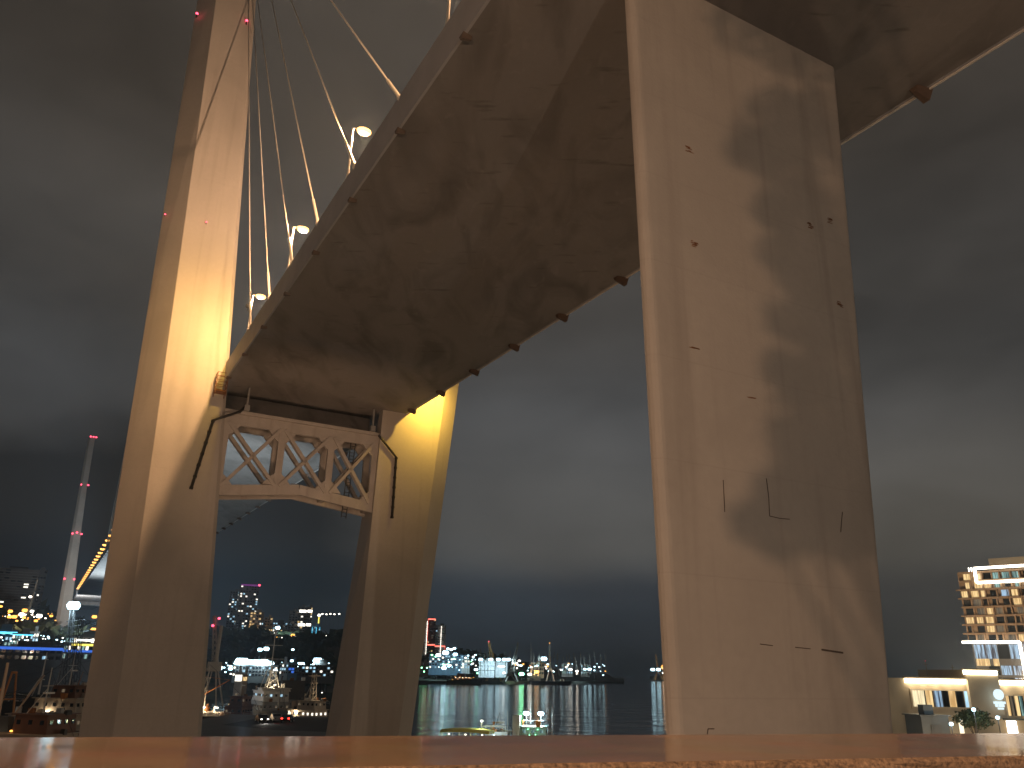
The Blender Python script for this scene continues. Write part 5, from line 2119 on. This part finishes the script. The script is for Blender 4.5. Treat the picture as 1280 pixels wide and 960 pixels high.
# doorway, lit shop front
x0, z0 = AXZ(1140, 919)
b = MB()
b.box((x0 + .55, -.06, 1.5 + z0 - .3), (1.15, .2, 3.4))
b.build('door', 'blackpipe', ann)
(x0, z1), (x1, z0) = AXZ(1255, 901), AXZ(1273, 917)
b = MB()
b.box(((x0 + x1) / 2, .1, (z0 + z1) / 2), (x1 - x0, .2, z1 - z0))
b.build('shop_window', emit('bright_shop_window', (1, .97, .9), 4), ann)
b = MB()
b.box(((x0 + x1) / 2, -.4, z1 + .25), (x1 - x0 + 1.2, 1.2, .25))
b.build('canopy', 'kioskgrey', ann)
point('shop_glow', ((x0 + x1) / 2, -1.8, (z0 + z1) / 2), 160, WARM, .5, ann)
(x0, z1) = AXZ(1193.5, 897)
b = MB()
b.box((x0, -1.2, z1 / 2), (.42, .42, z1))
b.build('lit_column', emit('lit_column', (1, .85, .6), 1.6), ann)

# grey kiosk, tree, lanterns in front of the annex
k0 = at(1153, 910, 112)
k1 = at(1190, 910, 112)
kz = at(1170, 895.5, 112).z
ks = thing('kiosk', 'plain grey kiosk with a small roof box, in front of the cream building', 'kiosk', (k0.x, k0.y, 4), AY)
w_ = (k1 - k0).length
b = MB()
b.box((w_ / 2, 1.8, (kz - 4) / 2), (w_, 3.6, kz - 4))
b.build('wall', 'kioskgrey', ks, bevel=.04)
b = MB()
b.box((w_ / 2, 1.8, kz - 4 + .08), (w_ + .5, 4.1, .16))
rf = b.build('roof', 'kioskgrey', ks)
b = MB()
b.box((w_ * .48, 1.6, kz - 4 + .75), (1.35, 1.2, 1.2))
b.build('roof_box', 'kioskgrey', rf)
b = MB()
b.box((w_ * .5, -.05, 3.2), (1.4, .1, 3.0))
b.build('shutter', 'walldark', ks)


def lantern(px, py, D, label, power=260):
    p = at(px, py, D)
    t = thing('street_lantern', label, 'street lantern', (p.x, p.y, 4), group=None)
    b = MB()
    b.tube((0, 0, 0), (0, 0, p.z - 4 - .1), .07, .05)
    b.build('pole', 'darksteel', t)
    b = MB()
    b.ball((0, 0, p.z - 4), .24, 10)
    b.build('globe', 'coldlamp', t)
    point('lantern_light', (0, -.5, p.z - 4 - .1), power, COLD, .25, t)


lantern(1217, 887, 110, 'cold white lantern in front of the dark tree beside the cream building')
lantern(1189, 905, 108, 'cold white lantern at the right corner of the grey kiosk', 160)
lantern(1247, 897, 118, 'white lantern in front of the lit shop window, right of the dark tree', 120)


def leafy(label, px, py, D, r, seed, squash=.62):
    rr = random.Random(seed)
    c = at(px, py, D)
    t = thing('clipped_tree', label, 'tree', (c.x, c.y, 4))
    b = MB()
    b.path([(0, 0, 0), (.1, 0, (c.z - 4) * .6), (0, 0, c.z - 4)], [.18, .14, .06])
    for k in range(7):
        a = 6.28 * k / 7
        b.path([(0, 0, (c.z - 4) * .55), (math.cos(a) * r * .6, math.sin(a) * r * .6, c.z - 4 + .2)], [.07, .02], 5)
    b.build('trunk', 'bark', t)
    b = MB()
    for k in range(2600):
        d = Vector((rr.gauss(0, 1), rr.gauss(0, 1), rr.gauss(0, 1))).normalized() * r * rr.random() ** .4
        d *= 1 + .22 * math.sin(d.x * 3.1) * math.cos(d.y * 2.3 + d.z * 3)
        p = Vector((d.x * 1.25, d.y, d.z * squash + c.z - 4))
        u = Vector((rr.gauss(0, 1), rr.gauss(0, 1), rr.gauss(0, 1))).normalized() * .14
        v = u.cross(Vector((rr.gauss(0, 1), rr.gauss(0, 1), rr.gauss(0, 1)))).normalized() * .10
        b.add([p - u, p - v, p + u, p + v], [(0, 1, 2, 3)])
    b.build('crown', 'foliage', t)


for px, D, pw_, lb in ((1130, 96, 1500, 'added unseen low warm lantern before the left end of the cream building'), (1180, 98, 1500, 'added unseen low warm lantern before the grey kiosk'), (1245, 100, 1500, 'added unseen low warm lantern before the lit sign'), (1300, 102, 1500, 'added unseen low warm lantern before the right end of the cream building')):  # lanterns added below the parapet line to warm and brighten the cream wall
    p = at(px, 945, D)
    t = thing('street_lantern', lb, 'street lantern', (p.x, p.y, 4))
    b = MB()
    b.tube((0, 0, 0), (0, 0, 1.4), .07, .05)
    b.build('pole', 'darksteel', t)
    b = MB()
    b.ball((0, 0, 1.6), .2, 10)
    b.build('globe', 'whitelamp', t)
    point('lantern_light', (0, .5, 1.7), pw_, (1, .74, .45), .25, t)
hx = HO + hu * 14 + hn * 42  # added lamp that brightens the hotel front from out of sight
t = thing('floodlight', 'added unseen warm floodlight behind the cornice washing the hotel front', 'floodlight', (hx.x, hx.y, z_a + 3))
b = MB()
b.box((0, 0, .3), (.6, .4, .5))
b.build('housing', 'darksteel', t)
b = MB()
b.box((0, .25, .3), (.5, .06, .4))
b.build('lens', 'whitelamp', t)
point('floodlight_beam', (0, .6, .8), 80000, (1, .72, .45), .4, t)
leafy('dark leafy tree before the cream building, right of the grey kiosk', 1216, 898, 113, 1.9, 9)
# aerials and a lamp on the annex roof
for px, pyt, lb, lamp in ((1160, 828, 'thin aerial on the roof of the cream building with a faint red tip', 'redlamp'), (1193, 832, 'short aerial on the roof of the cream building right of the roof lamp', None)):
    p = at(px, 850, 134)
    q = at(px, pyt, 134)
    b = MB()
    b.tube((0, 0, 0), (0, 0, q.z - p.z), .06, .03, mi=0)
    b.tube((-.3, 0, (q.z - p.z) * .8), (.3, 0, (q.z - p.z) * .8), .025)
    if lamp:
        b.ball((0, 0, q.z - p.z), .06, 6, mi=1)
    o = b.build('aerial', ['steel', 'redlamp'])
    o.location = (p.x, p.y, z_a + 4)
    tag(o, lb, 'aerial')
p = at(1183, 841, 150)
b = MB()
b.tube((0, 0, -3), (0, 0, 0), .06, mi=1)
b.ball((0, 0, 0), .3, 8)
o = b.build('roof_lamp', ['amberlamp', 'darksteel'])
o.location = p
tag(o, 'orange lamp glowing behind the roof edge of the cream building', 'lamp')
point('roof_lamp_light', p + Vector((0, -.6, .5)), 300, SODIUM, .3)

# ------------------------------------------------------------------ damp night air over the bay
b = MB()
b.box((0, 7500, 115), (18400, 21400, 260))
hz = b.build('haze', 'asphalt')
hm_ = bpy.data.materials.new('damp_air')
hm_.use_nodes = True
ht_ = hm_.node_tree
ht_.nodes.remove(ht_.nodes['Principled BSDF'])
pv = ht_.nodes.new('ShaderNodeVolumePrincipled')
pv.inputs['Color'].default_value = (.62, .80, 1.0, 1)
pv.inputs['Density'].default_value = .0002
pv.inputs['Anisotropy'].default_value = .6
ht_.links.new(pv.outputs[0], ht_.nodes['Material Output'].inputs['Volume'])
hz.data.materials.clear()
hz.data.materials.append(hm_)
tag(hz, 'thin damp haze hanging over the bay', None, kind='stuff')
